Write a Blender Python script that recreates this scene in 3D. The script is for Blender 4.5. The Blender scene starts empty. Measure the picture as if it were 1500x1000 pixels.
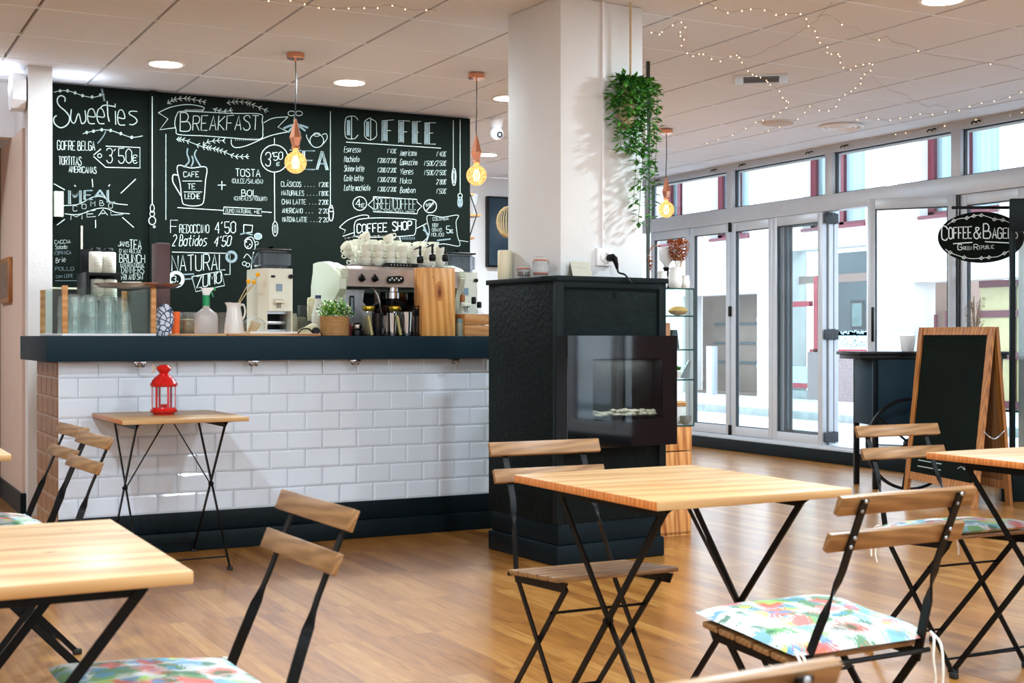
import bpy, bmesh, math, random
from mathutils import Vector, Matrix
PI = math.pi
rnd = random.Random(7)
sc = bpy.context.scene
col = sc.collection

# ------------------------------------------------------------------ camera, sky, light, exposure
EYE = 1.12            # camera height, m
YAW = math.radians(27.88)
F = 1936.0            # focal length in pixels of a 1500 wide frame
CY = 493.0
CEIL = 2.816
SI, CO = math.sin(YAW), math.cos(YAW)
cd = bpy.data.cameras.new('camera'); cam = bpy.data.objects.new('camera', cd); col.objects.link(cam)
cam.location = (0, 0, EYE); cam.rotation_euler = (PI/2, 0, -YAW)
cd.sensor_width = 36; cd.lens = 36*F/1500; cd.shift_y = (CY-500)/1500
cd.clip_start = 0.05; cd.clip_end = 200
cd.dof.use_dof = True; cd.dof.focus_distance = 7.6; cd.dof.aperture_fstop = 9.0
sc.camera = cam
sc.view_settings.view_transform = 'Standard'; sc.view_settings.look = 'None'
sc.view_settings.gamma = 1; sc.view_settings.use_curve_mapping = False
sc.view_settings.exposure = 0.74
sc.cycles.use_denoising = True
sc.cycles.max_bounces = 9; sc.cycles.diffuse_bounces = 4; sc.cycles.glossy_bounces = 4
sc.cycles.transparent_max_bounces = 48; sc.cycles.transmission_bounces = 8
sc.cycles.sample_clamp_indirect = 6; sc.cycles.caustics_reflective = False; sc.cycles.caustics_refractive = False
w = bpy.data.worlds.new('sky'); sc.world = w; w.use_nodes = True
wb = w.node_tree.nodes['Background']; wb.inputs[0].default_value = (0.72, 0.87, 1.0, 1); wb.inputs[1].default_value = 3.1
LAMP = 46.0           # watts of one downlight

# ------------------------------------------------------------------ measuring helpers (camera model -> metres)
def ray(u, v):
    a = (u-750)/F
    return (SI+a*CO, CO-a*SI, -(v-CY)/F)
def onY(u, v, Y):
    d = ray(u, v); t = Y/d[1]; return (d[0]*t, EYE+d[2]*t)
def onX(u, v, X):
    d = ray(u, v); t = X/d[0]; return (d[1]*t, EYE+d[2]*t)
def onZ(u, v, Z):
    d = ray(u, v); t = (Z-EYE)/d[2]; return (d[0]*t, d[1]*t)
def wx(u, Y): return onY(u, CY, Y)[0]

# ------------------------------------------------------------------ materials
def lin(c):
    return tuple(((x/255)/12.92 if x/255 <= 0.04045 else ((x/255+0.055)/1.055)**2.4) for x in c)
MATS = {}
def nodes(name):
    m = bpy.data.materials.new(name); m.use_nodes = True; nt = m.node_tree
    return m, nt, nt.nodes['Principled BSDF'], nt.nodes, nt.links
def pbr(name, rgb, rough=.5, metal=0., coat=0., var=.0, scale=8., bump=0., bscale=60., spec=.5, stretch=None, emit=None, es=0., trans=0., alpha=1., sss=0.):
    """plain surface with slight noise in colour and relief"""
    m, nt, b, N, L = nodes(name)
    c = lin(rgb)
    b.inputs['Roughness'].default_value = rough; b.inputs['Metallic'].default_value = metal
    b.inputs['Coat Weight'].default_value = coat; b.inputs['Specular IOR Level'].default_value = spec
    b.inputs['Transmission Weight'].default_value = trans; b.inputs['Alpha'].default_value = alpha
    if emit: b.inputs['Emission Color'].default_value = (*lin(emit), 1); b.inputs['Emission Strength'].default_value = es
    tc = N.new('ShaderNodeTexCoord'); mp = N.new('ShaderNodeMapping'); L.new(tc.outputs['Object'], mp.inputs[0])
    if stretch: mp.inputs['Scale'].default_value = stretch
    if var > 0:
        n = N.new('ShaderNodeTexNoise'); n.inputs['Scale'].default_value = scale; n.inputs['Detail'].default_value = 5
        L.new(mp.outputs[0], n.inputs['Vector'])
        r = N.new('ShaderNodeMapRange'); r.inputs[1].default_value = .25; r.inputs[2].default_value = .75
        r.inputs[3].default_value = 1-var; r.inputs[4].default_value = 1+var; L.new(n.outputs[0], r.inputs[0])
        mx = N.new('ShaderNodeMix'); mx.data_type = 'RGBA'; mx.blend_type = 'MULTIPLY'; mx.inputs[0].default_value = 1
        mx.inputs[6].default_value = (*c, 1); L.new(r.outputs[0], mx.inputs[7]); L.new(mx.outputs[2], b.inputs['Base Color'])
    else: b.inputs['Base Color'].default_value = (*c, 1)
    if bump > 0:
        n2 = N.new('ShaderNodeTexNoise'); n2.inputs['Scale'].default_value = bscale; n2.inputs['Detail'].default_value = 6
        L.new(mp.outputs[0], n2.inputs['Vector']); bp = N.new('ShaderNodeBump'); bp.inputs['Strength'].default_value = bump
        bp.inputs['Distance'].default_value = .01; L.new(n2.outputs[0], bp.inputs['Height']); L.new(bp.outputs[0], b.inputs['Normal'])
    MATS[name] = m; return m
def ramp(N, stops):
    r = N.new('ShaderNodeValToRGB'); e = r.color_ramp.elements
    while len(e) < len(stops): e.new(.5)
    for k, (p, c) in enumerate(stops): e[k].position = p; e[k].color = (*lin(c), 1)
    return r
def wood(name, dark, mid, light, axis=0, rough=.4, coat=0., board=0., scale=1., knots=0.):
    """timber: grain stretched along one axis, optional glued boards and knots"""
    m, nt, b, N, L = nodes(name)
    tc = N.new('ShaderNodeTexCoord'); mp = N.new('ShaderNodeMapping'); L.new(tc.outputs['Object'], mp.inputs[0])
    s = [9*scale]*3; s[axis] = .9*scale; mp.inputs['Scale'].default_value = s
    base = mp.outputs[0]
    if board > 0:
        sp = N.new('ShaderNodeSeparateXYZ'); L.new(tc.outputs['Object'], sp.inputs[0])
        dv = N.new('ShaderNodeMath'); dv.operation = 'DIVIDE'; dv.inputs[1].default_value = board; L.new(sp.outputs[1 if axis == 0 else 0], dv.inputs[0])
        fl = N.new('ShaderNodeMath'); fl.operation = 'FLOOR'; L.new(dv.outputs[0], fl.inputs[0])
        wn = N.new('ShaderNodeTexWhiteNoise'); wn.noise_dimensions = '1D'; L.new(fl.outputs[0], wn.inputs['W'])
        sc_ = N.new('ShaderNodeVectorMath'); sc_.operation = 'SCALE'; sc_.inputs['Scale'].default_value = 9; L.new(wn.outputs['Color'], sc_.inputs[0])
        ad = N.new('ShaderNodeVectorMath'); L.new(mp.outputs[0], ad.inputs[0]); L.new(sc_.outputs[0], ad.inputs[1]); base = ad.outputs[0]
    n = N.new('ShaderNodeTexNoise'); n.inputs['Scale'].default_value = 2.2; n.inputs['Detail'].default_value = 6; n.inputs['Distortion'].default_value = 1.2
    L.new(base, n.inputs['Vector'])
    wv = N.new('ShaderNodeTexWave'); wv.wave_type = 'BANDS'; wv.bands_direction = 'DIAGONAL'; wv.inputs['Scale'].default_value = 1.6
    wv.inputs['Distortion'].default_value = 7; wv.inputs['Detail'].default_value = 3; wv.inputs['Detail Scale'].default_value = .8
    L.new(base, wv.inputs['Vector'])
    mx = N.new('ShaderNodeMix'); mx.inputs[0].default_value = .35; L.new(n.outputs[0], mx.inputs[2]); L.new(wv.outputs['Fac'], mx.inputs[3])
    r = ramp(N, [(.2, dark), (.5, mid), (.8, light)]); L.new(mx.outputs[0], r.inputs[0]); out = r.outputs[0]
    if knots > 0:
        v = N.new('ShaderNodeTexVoronoi'); v.inputs['Scale'].default_value = knots
        m2 = N.new('ShaderNodeMapping'); L.new(tc.outputs['Object'], m2.inputs[0]); s2 = [2.2]*3; s2[axis] = 1; m2.inputs['Scale'].default_value = s2
        L.new(m2.outputs[0], v.inputs['Vector'])
        kr = ramp(N, [(.035, (120, 70, 30)), (.09, (255, 255, 255))]); L.new(v.outputs['Distance'], kr.inputs[0])
        k2 = N.new('ShaderNodeMix'); k2.data_type = 'RGBA'; k2.blend_type = 'MULTIPLY'; k2.inputs[0].default_value = .8
        L.new(out, k2.inputs[6]); L.new(kr.outputs[0], k2.inputs[7]); out = k2.outputs[2]
    L.new(out, b.inputs['Base Color']); b.inputs['Roughness'].default_value = rough; b.inputs['Coat Weight'].default_value = coat
    b.inputs['Coat Roughness'].default_value = .25; b.inputs['Specular IOR Level'].default_value = .35
    MATS[name] = m; return m
def glass(name, tint=(255, 255, 255), refl=1., rough=0.02, haze=0.):
    m = bpy.data.materials.new(name); m.use_nodes = True; nt = m.node_tree; N, L = nt.nodes, nt.links; N.clear()
    o = N.new('ShaderNodeOutputMaterial'); t = N.new('ShaderNodeBsdfTransparent'); g = N.new('ShaderNodeBsdfGlossy')
    g.inputs['Roughness'].default_value = rough; t.inputs[0].default_value = (*lin(tint), 1)
    lw = N.new('ShaderNodeLayerWeight'); lw.inputs[0].default_value = .5; pw = N.new('ShaderNodeMath'); pw.operation = 'POWER'; pw.inputs[1].default_value = 4; L.new(lw.outputs['Facing'], pw.inputs[0])
    mu = N.new('ShaderNodeMath'); mu.operation = 'MULTIPLY_ADD'; mu.inputs[1].default_value = .7*refl; mu.inputs[2].default_value = .035*refl; L.new(pw.outputs[0], mu.inputs[0])
    mx = N.new('ShaderNodeMixShader'); L.new(mu.outputs[0], mx.inputs[0]); L.new(t.outputs[0], mx.inputs[1]); L.new(g.outputs[0], mx.inputs[2]); last = mx
    if haze:
        df = N.new('ShaderNodeBsdfDiffuse'); df.inputs[0].default_value = (.85, .88, .9, 1); m2 = N.new('ShaderNodeMixShader'); m2.inputs[0].default_value = haze
        L.new(mx.outputs[0], m2.inputs[1]); L.new(df.outputs[0], m2.inputs[2]); last = m2
    L.new(last.outputs[0], o.inputs[0])
    MATS[name] = m; return m
def glow(name, rgb, s):
    m = bpy.data.materials.new(name); m.use_nodes = True; nt = m.node_tree; N, L = nt.nodes, nt.links; N.clear()
    o = N.new('ShaderNodeOutputMaterial'); e = N.new('ShaderNodeEmission'); e.inputs[0].default_value = (*lin(rgb), 1); e.inputs[1].default_value = s
    L.new(e.outputs[0], o.inputs[0]); MATS[name] = m; return m

WHITE = pbr('white_paint', (226, 224, 224), .55, var=.015, bump=.05, bscale=90)
WALLP = pbr('warm_white_plaster', (208, 202, 200), .6, var=.02, bump=.12, bscale=50)
PILL = pbr('pillar_plaster', (222, 222, 222), .6, var=.03, scale=3, bump=.09, bscale=45)
PINK = pbr('pinkish_wall_paint', (205, 176, 160), .6, var=.02)
BLUEBLK = pbr('black_laminate_sky_tint', (26, 44, 54), .45, spec=.08, var=.08, scale=30, bump=.05, bscale=200)  # black laminate, bluish daylight reflection put into the base colour
BASEBLK = pbr('black_skirting_paint', (12, 22, 27), .4, spec=.1, var=.1, bump=.1, bscale=30)
BOARD = pbr('chalkboard_black', (17, 22, 19), .9, spec=.03, var=.14, scale=3.5, bump=.03)
CHALK = pbr('white_chalk', (170, 180, 174), .9, var=.12, scale=220)
CHALKG = pbr('grey_smudged_chalk', (104, 118, 120), .9, var=.35, scale=260)
TILE = pbr('glossy_white_tile', (214, 222, 234), .1, coat=.35, var=.015, scale=2)
GROUT = pbr('grey_tile_grout', (214, 214, 216), .8)
TAN = pbr('tan_glazed_tile', (146, 102, 68), .3, spec=.3, var=.12, scale=14, bump=.2, bscale=30)
TANG = pbr('pale_grout', (190, 160, 130), .85)
STEEL = pbr('black_coated_steel', (9, 10, 11), .4, spec=.15, var=.1, scale=20)
RUBBER = pbr('black_rubber', (12, 12, 12), .7)
CHROME = pbr('polished_chrome', (205, 205, 208), .12, 1.)
BRUSHED = pbr('brushed_steel', (165, 165, 168), .3, 1., var=.12, scale=40, stretch=(1, 1, .05))
ALU = pbr('anodised_aluminium', (190, 195, 202), .38, .2, var=.03)
ALUD = pbr('dark_aluminium_gasket', (40, 44, 50), .5)
COPPER = pbr('polished_copper', (232, 164, 132), .2, .9)
COPPERD = pbr('brushed_copper_tray', (150, 98, 66), .28, 1., var=.15, scale=20)
CREAM = pbr('cream_enamel', (226, 224, 206), .28, coat=.3)
CREAMG = pbr('pale_green_cream_enamel', (204, 210, 190), .3, coat=.3)
PORC = pbr('cream_porcelain', (232, 230, 214), .16, coat=.5)
CERAM = pbr('white_ceramic', (228, 224, 220), .2, coat=.4)
RED = pbr('red_enamel', (196, 10, 14), .24, coat=.6)
REDF = pbr('red_window_lacquer', (150, 20, 44), .4)
REDW = pbr('wine_red_window_lacquer', (96, 22, 40), .4)
GREENP = pbr('green_plastic', (0, 150, 84), .35)
WHITEP = pbr('white_plastic', (236, 234, 236), .35)
BLACKP = pbr('black_plastic', (12, 13, 15), .35, spec=.2)
ORANGE = pbr('orange_plastic', (240, 100, 14), .4)
YELLOW = pbr('yellow_flower_ball', (244, 180, 20), .8, var=.15, scale=300)
STRAW = pbr('dried_stem', (196, 168, 120), .8, var=.15, scale=60)
DRY = pbr('dried_brown_flower', (176, 104, 62), .85, var=.35, scale=90)
DRYG = pbr('dried_grey_grass', (150, 128, 104), .85, var=.3, scale=90)
LEAF = pbr('green_leaf', (84, 150, 54), .45, var=.35, scale=30)
LEAFD = pbr('dark_green_leaf', (54, 120, 44), .45, var=.35, scale=25)
LEAFL = pbr('lime_leaf', (150, 190, 70), .5, var=.3, scale=60)
PETAL = pbr('white_petal', (236, 240, 214), .6)
ROPE = pbr('jute_rope', (200, 176, 140), .9, var=.2, scale=120, bump=.4, bscale=200)
WAX = pbr('ivory_wax', (226, 216, 186), .45)
CORK = pbr('cork', (176, 118, 74), .85, var=.2, scale=90)
BROWN = pbr('dark_plum_laminate', (86, 56, 56), .5, var=.08)
GOLD = pbr('gold_lid', (196, 168, 60), .25, .9)
COFFEE = pbr('coffee_beans', (56, 34, 22), .6, var=.3, scale=200, bump=.6, bscale=200)
SPICE = pbr('red_brown_spice', (140, 60, 36), .9, var=.3, scale=200)
PAPERW = pbr('paper_label', (222, 220, 206), .7, var=.06, scale=60)
SLATE = pbr('black_embossed_slate', (17, 23, 23), .55, spec=.06, var=.25, scale=10, bump=.5, bscale=38)
TRIMB = pbr('black_edge_trim', (18, 25, 27), .45, spec=.1)
GLOSSB = pbr('gloss_black_panel', (5, 6, 8), .05, coat=1.)
FIREIN = pbr('firebox_dark_lining', (22, 24, 24), .6)
PEBBLE = pbr('cream_pebble', (222, 214, 192), .45, var=.12, scale=30)
STONEW = pbr('pale_facade_stone', (226, 220, 218), .8, var=.1, scale=1.6, bump=.3, bscale=7)
STONEG = pbr('brown_grey_stone', (112, 100, 90), .75, var=.28, scale=1.6, bump=.2, bscale=20)
GRANITE = pbr('speckled_pink_granite', (126, 112, 112), .5, var=.4, scale=70)
ASPH = pbr('pale_street_paving', (196, 200, 204), .8, var=.08, scale=3)
KERB = pbr('grey_kerbstone', (140, 146, 146), .8, var=.25, scale=8)
CURT = pbr('pale_blue_net_curtain', (176, 196, 206), .8, var=.12, scale=18, stretch=(1, 1, .05))
SHOPIN = pbr('dim_shop_interior', (74, 90, 96), .8, var=.25, scale=2)
FROST = pbr('frosted_blue_film', (170, 206, 218), .6, var=.12, scale=9)
BURG = pbr('burgundy_door_frame', (92, 32, 44), .4)
YELP = pbr('yellowed_door_glass', (176, 164, 120), .35, var=.15, scale=5)
CLEAR = glass('clear_window_glass', (250, 253, 253), .8)
CLEARG = glass('greenish_cabinet_glass', (244, 250, 248), .35)
DRINK = glass('drinking_glass', (252, 254, 254), 2.0, .06, .045)
SMOKE = glass('smoked_hopper_plastic', (206, 210, 216), 1.3, .08, .03)
FIREG = glass('fireplace_glass', (150, 156, 160), 1.5, .01)
def globe():
    m = bpy.data.materials.new('lit_amber_globe'); m.use_nodes = True; nt = m.node_tree; N, L = nt.nodes, nt.links; N.clear()
    o = N.new('ShaderNodeOutputMaterial'); t = N.new('ShaderNodeBsdfTransparent'); e = N.new('ShaderNodeEmission'); t.inputs[0].default_value = (1, .82, .6, 1)
    e.inputs[0].default_value = (*lin((255, 196, 120)), 1); tc = N.new('ShaderNodeTexCoord'); n = N.new('ShaderNodeTexNoise'); n.inputs['Scale'].default_value = 90; L.new(tc.outputs['Object'], n.inputs['Vector'])
    mr = N.new('ShaderNodeMapRange'); mr.inputs[1].default_value = .35; mr.inputs[2].default_value = .65; mr.inputs[3].default_value = .5; mr.inputs[4].default_value = 1.5; L.new(n.outputs[0], mr.inputs[0]); L.new(mr.outputs[0], e.inputs[1])
    mx = N.new('ShaderNodeMixShader'); mx.inputs[0].default_value = .6; L.new(t.outputs[0], mx.inputs[1]); L.new(e.outputs[0], mx.inputs[2]); L.new(mx.outputs[0], o.inputs[0]); return m
AMBER = globe()
MILKY = pbr('translucent_bottle', (214, 206, 204), .35, trans=.25)
TOPW = wood('pine_tabletop', (158, 112, 66), (182, 142, 94), (194, 158, 112), 0, .42, .05, board=.15, scale=.5, knots=5.)
TOPE = wood('pine_end_grain', (170, 96, 44), (196, 118, 58), (210, 138, 78), 2, .4, .1, scale=2.5)
SLAT = wood('acacia_slat', (106, 72, 40), (130, 92, 54), (148, 110, 70), 0, .42, .1, scale=2.4)
BLOCKW = wood('honey_oak_block', (186, 120, 56), (214, 152, 82), (230, 176, 110), 2, .4, .1, knots=3.)
CRATEW = wood('light_crate_wood', (176, 116, 64), (198, 140, 84), (214, 160, 104), 0, .5)
FRAMEW = wood('orange_brown_frame_wood', (120, 70, 28), (158, 98, 44), (180, 120, 62), 2, .35, .2)
PLYW = wood('hardboard_back', (116, 76, 44), (134, 90, 54), (150, 104, 66), 2, .7)
CUTW = wood('cutting_board_wood', (170, 104, 56), (206, 150, 96), (224, 180, 130), 0, .5)
RUSTIC = wood('rustic_crate_wood', (150, 84, 36), (206, 140, 78), (226, 170, 110), 2, .5, .1, board=.15, knots=4.)

def floor_mat():
    m, nt, b, N, L = nodes('oak_laminate_floor')
    tc = N.new('ShaderNodeTexCoord'); mp = N.new('ShaderNodeMapping'); L.new(tc.outputs['Object'], mp.inputs[0]); mp.inputs['Rotation'].default_value = (0, 0, PI/2)
    br = N.new('ShaderNodeTexBrick'); L.new(mp.outputs[0], br.inputs['Vector']); br.offset = .37; br.offset_frequency = 1
    br.inputs['Scale'].default_value = 1; br.inputs['Brick Width'].default_value = .62; br.inputs['Row Height'].default_value = .072
    br.inputs['Mortar Size'].default_value = .0011; br.inputs['Mortar Smooth'].default_value = .3; br.inputs['Bias'].default_value = 0
    br.inputs['Color1'].default_value = (0, 0, 0, 1); br.inputs['Color2'].default_value = (1, 1, 1, 1); br.inputs['Mortar'].default_value = (.5, .5, .5, 1)
    sc_ = N.new('ShaderNodeVectorMath'); sc_.operation = 'SCALE'; sc_.inputs['Scale'].default_value = 5; L.new(br.outputs['Color'], sc_.inputs[0])
    m2 = N.new('ShaderNodeMapping'); L.new(mp.outputs[0], m2.inputs[0]); m2.inputs['Scale'].default_value = (1.6, 20, 1)
    ad = N.new('ShaderNodeVectorMath'); L.new(m2.outputs[0], ad.inputs[0]); L.new(sc_.outputs[0], ad.inputs[1])
    n = N.new('ShaderNodeTexNoise'); n.inputs['Scale'].default_value = 1.6; n.inputs['Detail'].default_value = 7; n.inputs['Distortion'].default_value = 1.6; L.new(ad.outputs[0], n.inputs['Vector'])
    mx = N.new('ShaderNodeMix'); mx.inputs[0].default_value = .28; L.new(n.outputs[0], mx.inputs[2]); L.new(br.outputs['Color'], mx.inputs[3])
    r = ramp(N, [(.2, (114, 66, 22)), (.5, (160, 104, 42)), (.8, (188, 138, 72))]); L.new(mx.outputs[0], r.inputs[0])
    mm = N.new('ShaderNodeMix'); mm.data_type = 'RGBA'; L.new(br.outputs['Fac'], mm.inputs[0]); L.new(r.outputs[0], mm.inputs[6]); mm.inputs[7].default_value = (*lin((140, 88, 46)), 1)
    L.new(mm.outputs[2], b.inputs['Base Color']); b.inputs['Roughness'].default_value = .3; b.inputs['Coat Weight'].default_value = .5; b.inputs['Coat Roughness'].default_value = .17
    bp = N.new('ShaderNodeBump'); bp.inputs['Strength'].default_value = .12; bp.inputs['Distance'].default_value = .004; L.new(n.outputs[0], bp.inputs['Height']); L.new(bp.outputs[0], b.inputs['Normal'])
    return m
FLOORM = floor_mat()
def fabric():
    """white cotton printed with leaves, pink blossoms and blue fronds"""
    m, nt, b, N, L = nodes('tropical_print_fabric')
    tc = N.new('ShaderNodeTexCoord')
    ds = N.new('ShaderNodeTexNoise'); ds.inputs['Scale'].default_value = 9; ds.inputs['Detail'].default_value = 3; L.new(tc.outputs['Object'], ds.inputs['Vector'])
    sb = N.new('ShaderNodeVectorMath'); sb.operation = 'SCALE'; sb.inputs['Scale'].default_value = .12; L.new(ds.outputs['Color'], sb.inputs[0])
    ad = N.new('ShaderNodeVectorMath'); L.new(tc.outputs['Object'], ad.inputs[0]); L.new(sb.outputs[0], ad.inputs[1])
    cur = None
    for sc_, th, cols in ((17, .50, [(0, (34, 104, 50)), (.35, (70, 136, 60)), (.55, (140, 180, 60)), (.8, (90, 150, 160))]),
                         (13, .42, [(0, (196, 70, 66)), (.4, (204, 110, 112)), (.6, (104, 156, 190)), (.8, (210, 92, 78))]),
                         (23, .34, [(0, (70, 130, 170)), (.5, (40, 100, 70)), (.8, (200, 216, 90))])):
        v = N.new('ShaderNodeTexVoronoi'); v.inputs['Scale'].default_value = sc_; v.inputs['Randomness'].default_value = 1; L.new(ad.outputs[0], v.inputs['Vector'])
        wv = N.new('ShaderNodeTexWave'); wv.inputs['Scale'].default_value = sc_*2.2; wv.inputs['Distortion'].default_value = 9; L.new(ad.outputs[0], wv.inputs['Vector'])
        mu = N.new('ShaderNodeMath'); mu.operation = 'MULTIPLY_ADD'; mu.inputs[1].default_value = .22; L.new(wv.outputs['Fac'], mu.inputs[0]); L.new(v.outputs['Distance'], mu.inputs[2])
        st = N.new('ShaderNodeMapRange'); st.inputs[1].default_value = th+.14; st.inputs[2].default_value = th+.10; L.new(mu.outputs[0], st.inputs[0])
        sx = N.new('ShaderNodeSeparateXYZ'); L.new(v.outputs['Color'], sx.inputs[0]); r = ramp(N, cols); r.color_ramp.interpolation = 'CONSTANT'; L.new(sx.outputs[0], r.inputs[0])
        keep = N.new('ShaderNodeMath'); keep.operation = 'GREATER_THAN'; keep.inputs[1].default_value = .1; L.new(sx.outputs[1], keep.inputs[0])
        fm = N.new('ShaderNodeMath'); fm.operation = 'MULTIPLY'; L.new(st.outputs[0], fm.inputs[0]); L.new(keep.outputs[0], fm.inputs[1])
        fm2 = N.new('ShaderNodeMath'); fm2.operation = 'MULTIPLY'; fm2.inputs[1].default_value = .82; L.new(fm.outputs[0], fm2.inputs[0])
        mx = N.new('ShaderNodeMix'); mx.data_type = 'RGBA'; L.new(fm2.outputs[0], mx.inputs[0]); L.new(r.outputs[0], mx.inputs[7])
        if cur is None: mx.inputs[6].default_value = (*lin((186, 190, 188)), 1)
        else: L.new(cur, mx.inputs[6])
        cur = mx.outputs[2]
    L.new(cur, b.inputs['Base Color']); b.inputs['Roughness'].default_value = .85
    bp = N.new('ShaderNodeBump'); bp.inputs['Strength'].default_value = .3; bp.inputs['Distance'].default_value = .01; L.new(ds.outputs[0], bp.inputs['Height']); L.new(bp.outputs[0], b.inputs['Normal'])
    return m
FABRIC = fabric()
def weave():
    m, nt, b, N, L = nodes('woven_seagrass'); tc = N.new('ShaderNodeTexCoord')
    br = N.new('ShaderNodeTexBrick'); L.new(tc.outputs['UV'], br.inputs['Vector']); br.inputs['Scale'].default_value = 1; br.inputs['Brick Width'].default_value = .05; br.inputs['Row Height'].default_value = .06
    br.inputs['Mortar Size'].default_value = .006
    for k, c in (('Color1', (206, 158, 100)), ('Color2', (182, 132, 78)), ('Mortar', (124, 82, 44))): br.inputs[k].default_value = (*lin(c), 1)
    L.new(br.outputs['Color'], b.inputs['Base Color']); b.inputs['Roughness'].default_value = .8
    bp = N.new('ShaderNodeBump'); bp.inputs['Strength'].default_value = .6; bp.inputs['Distance'].default_value = .004; bp.invert = True; L.new(br.outputs['Fac'], bp.inputs['Height']); L.new(bp.outputs[0], b.inputs['Normal'])
    return m
WEAVE = weave()
BULB = glow('downlight_glow', (255, 236, 206), 22)
FILA = glow('filament_glow', (255, 170, 84), 60)
SPARK = glow('fairy_light_glow', (255, 206, 150), 3.5)
WIREM = pbr('dull_copper_wire', (120, 100, 88), .6)
TUBEL = glow('cool_tube_glow', (216, 232, 255), 9)

# ------------------------------------------------------------------ mesh helpers
def T(x=0, y=0, z=0, rz=0): return Matrix.Translation((x, y, z)) @ Matrix.Rotation(rz, 4, 'Z')
def box(bm, x0, x1, y0, y1, z0, z1, bev=0, M=None, mi=0):
    vs = [bm.verts.new((x, y, z)) for z in (z0, z1) for y in (y0, y1) for x in (x0, x1)]
    fs = [bm.faces.new([vs[i] for i in q]) for q in ((0, 2, 3, 1), (4, 5, 7, 6), (0, 1, 5, 4), (2, 6, 7, 3), (0, 4, 6, 2), (1, 3, 7, 5))]
    for f in fs: f.material_index = mi
    if bev > 0:
        es = list({e for f in fs for e in f.edges})
        r = bmesh.ops.bevel(bm, geom=es, offset=bev, segments=2, affect='EDGES', profile=.5)
        vs = list({v for f in r['faces'] for v in f.verts} | {v for v in vs if v.is_valid})
        for f in r['faces']: f.material_index = mi
    if M is not None:
        for v in vs: v.co = M @ v.co
    return vs
def frame(d, up=Vector((0, 0, 1))):
    d = d.normalized()
    if abs(d.dot(up)) > .98: up = Vector((0, 1, 0)) if abs(d.y) < .9 else Vector((1, 0, 0))
    s = d.cross(up).normalized(); return s, s.cross(d).normalized()
def loft(bm, rings, cap=True, close=True, mi=0):
    R = [[bm.verts.new(p) for p in r] for r in rings]; n = len(R[0]); fs = []
    for a, b in zip(R, R[1:]):
        for i in range(n if close else n-1): fs.append(bm.faces.new((a[i], a[(i+1) % n], b[(i+1) % n], b[i])))
    if cap and close: fs.append(bm.faces.new(list(reversed(R[0])))); fs.append(bm.faces.new(R[-1]))
    for f in fs: f.material_index = mi
    return R
def tube(bm, pts, r, seg=8, mi=0):
    pts = [Vector(p) for p in pts]; rr = r if isinstance(r, (list, tuple)) else [r]*len(pts); rings = []; ps = None
    for i, p in enumerate(pts):
        d = (pts[min(i+1, len(pts)-1)]-pts[max(i-1, 0)])
        if d.length < 1e-9: d = Vector((0, 0, 1))
        if ps is None: s, u = frame(d)
        else:
            s = (ps-d.normalized()*ps.dot(d.normalized())).normalized(); u = s.cross(d.normalized()).normalized()
        ps = s
        rings.append([p+(s*math.cos(2*PI*k/seg)+u*math.sin(2*PI*k/seg))*rr[i] for k in range(seg)])
    return loft(bm, rings, mi=mi)
def bar(bm, p0, p1, w, t, wdir, mi=0):
    """flat bar, broad side w lies along wdir"""
    p0, p1 = Vector(p0), Vector(p1); d = (p1-p0).normalized(); a = Vector(wdir); a = (a-d*a.dot(d)).normalized(); b = d.cross(a)
    return loft(bm, [[p+a*w/2*i+b*t/2*j for i, j in ((-1, -1), (1, -1), (1, 1), (-1, 1))] for p in (p0, p1)], mi=mi)
def lathe(bm, prof, seg=24, c=(0, 0, 0), mi=0, sx=1, sy=1, cap=True):
    rings = [[Vector((c[0]+r*sx*math.cos(2*PI*k/seg), c[1]+r*sy*math.sin(2*PI*k/seg), c[2]+z)) for k in range(seg)] for r, z in [(max(r, 1e-4), z) for r, z in prof]]
    return loft(bm, rings, cap=cap, mi=mi)
def ball(bm, c, r, seg=12, sq=(1, 1, 1), mi=0):
    n = max(5, seg//2); prof = [(r*math.sin(PI*k/n), -r*math.cos(PI*k/n)) for k in range(n+1)]
    R = lathe(bm, prof, seg, (0, 0, 0), mi)
    for ring in R:
        for v in ring: v.co = Vector((v.co.x*sq[0]+c[0], v.co.y*sq[1]+c[1], v.co.z*sq[2]+c[2]))
def prism(bm, poly, h0, h1, ax='z', mi=0):
    def P3(a, b, h): return {'z': (a, b, h), 'y': (a, h, b), 'x': (h, a, b)}[ax]
    loft(bm, [[Vector(P3(a, b, h)) for a, b in poly] for h in (h0, h1)], mi=mi)
def smooth(pts, n=5, closed=False):
    P_ = [Vector(p) for p in pts]; out = []; N_ = len(P_)
    for i in range(N_ if closed else N_-1):
        if closed: p0, p1, p2, p3 = P_[i-1], P_[i], P_[(i+1) % N_], P_[(i+2) % N_]
        else: p0, p1, p2, p3 = P_[max(i-1, 0)], P_[i], P_[i+1], P_[min(i+2, N_-1)]
        for k in range(n):
            t = k/n; out.append(.5*((2*p1)+(p2-p0)*t+(2*p0-5*p1+4*p2-p3)*t*t+(3*p1-p0-3*p2+p3)*t**3))
    out.append(P_[0] if closed else P_[-1]); return out
def B(): return bmesh.new()
def link(name, bm, mats, parent=None, M=None, flat=False):
    if M is not None: bmesh.ops.transform(bm, matrix=M, verts=bm.verts)
    bmesh.ops.recalc_face_normals(bm, faces=bm.faces)
    me = bpy.data.meshes.new(name); bm.to_mesh(me); bm.free()
    for m in (mats if isinstance(mats, (list, tuple)) else [mats]): me.materials.append(m)
    if not flat:
        me.polygons.foreach_set('use_smooth', [True]*len(me.polygons)); me.set_sharp_from_angle(angle=.7)
    o = bpy.data.objects.new(name, me); col.objects.link(o)
    if parent is not None: o.parent = parent
    return o
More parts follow.
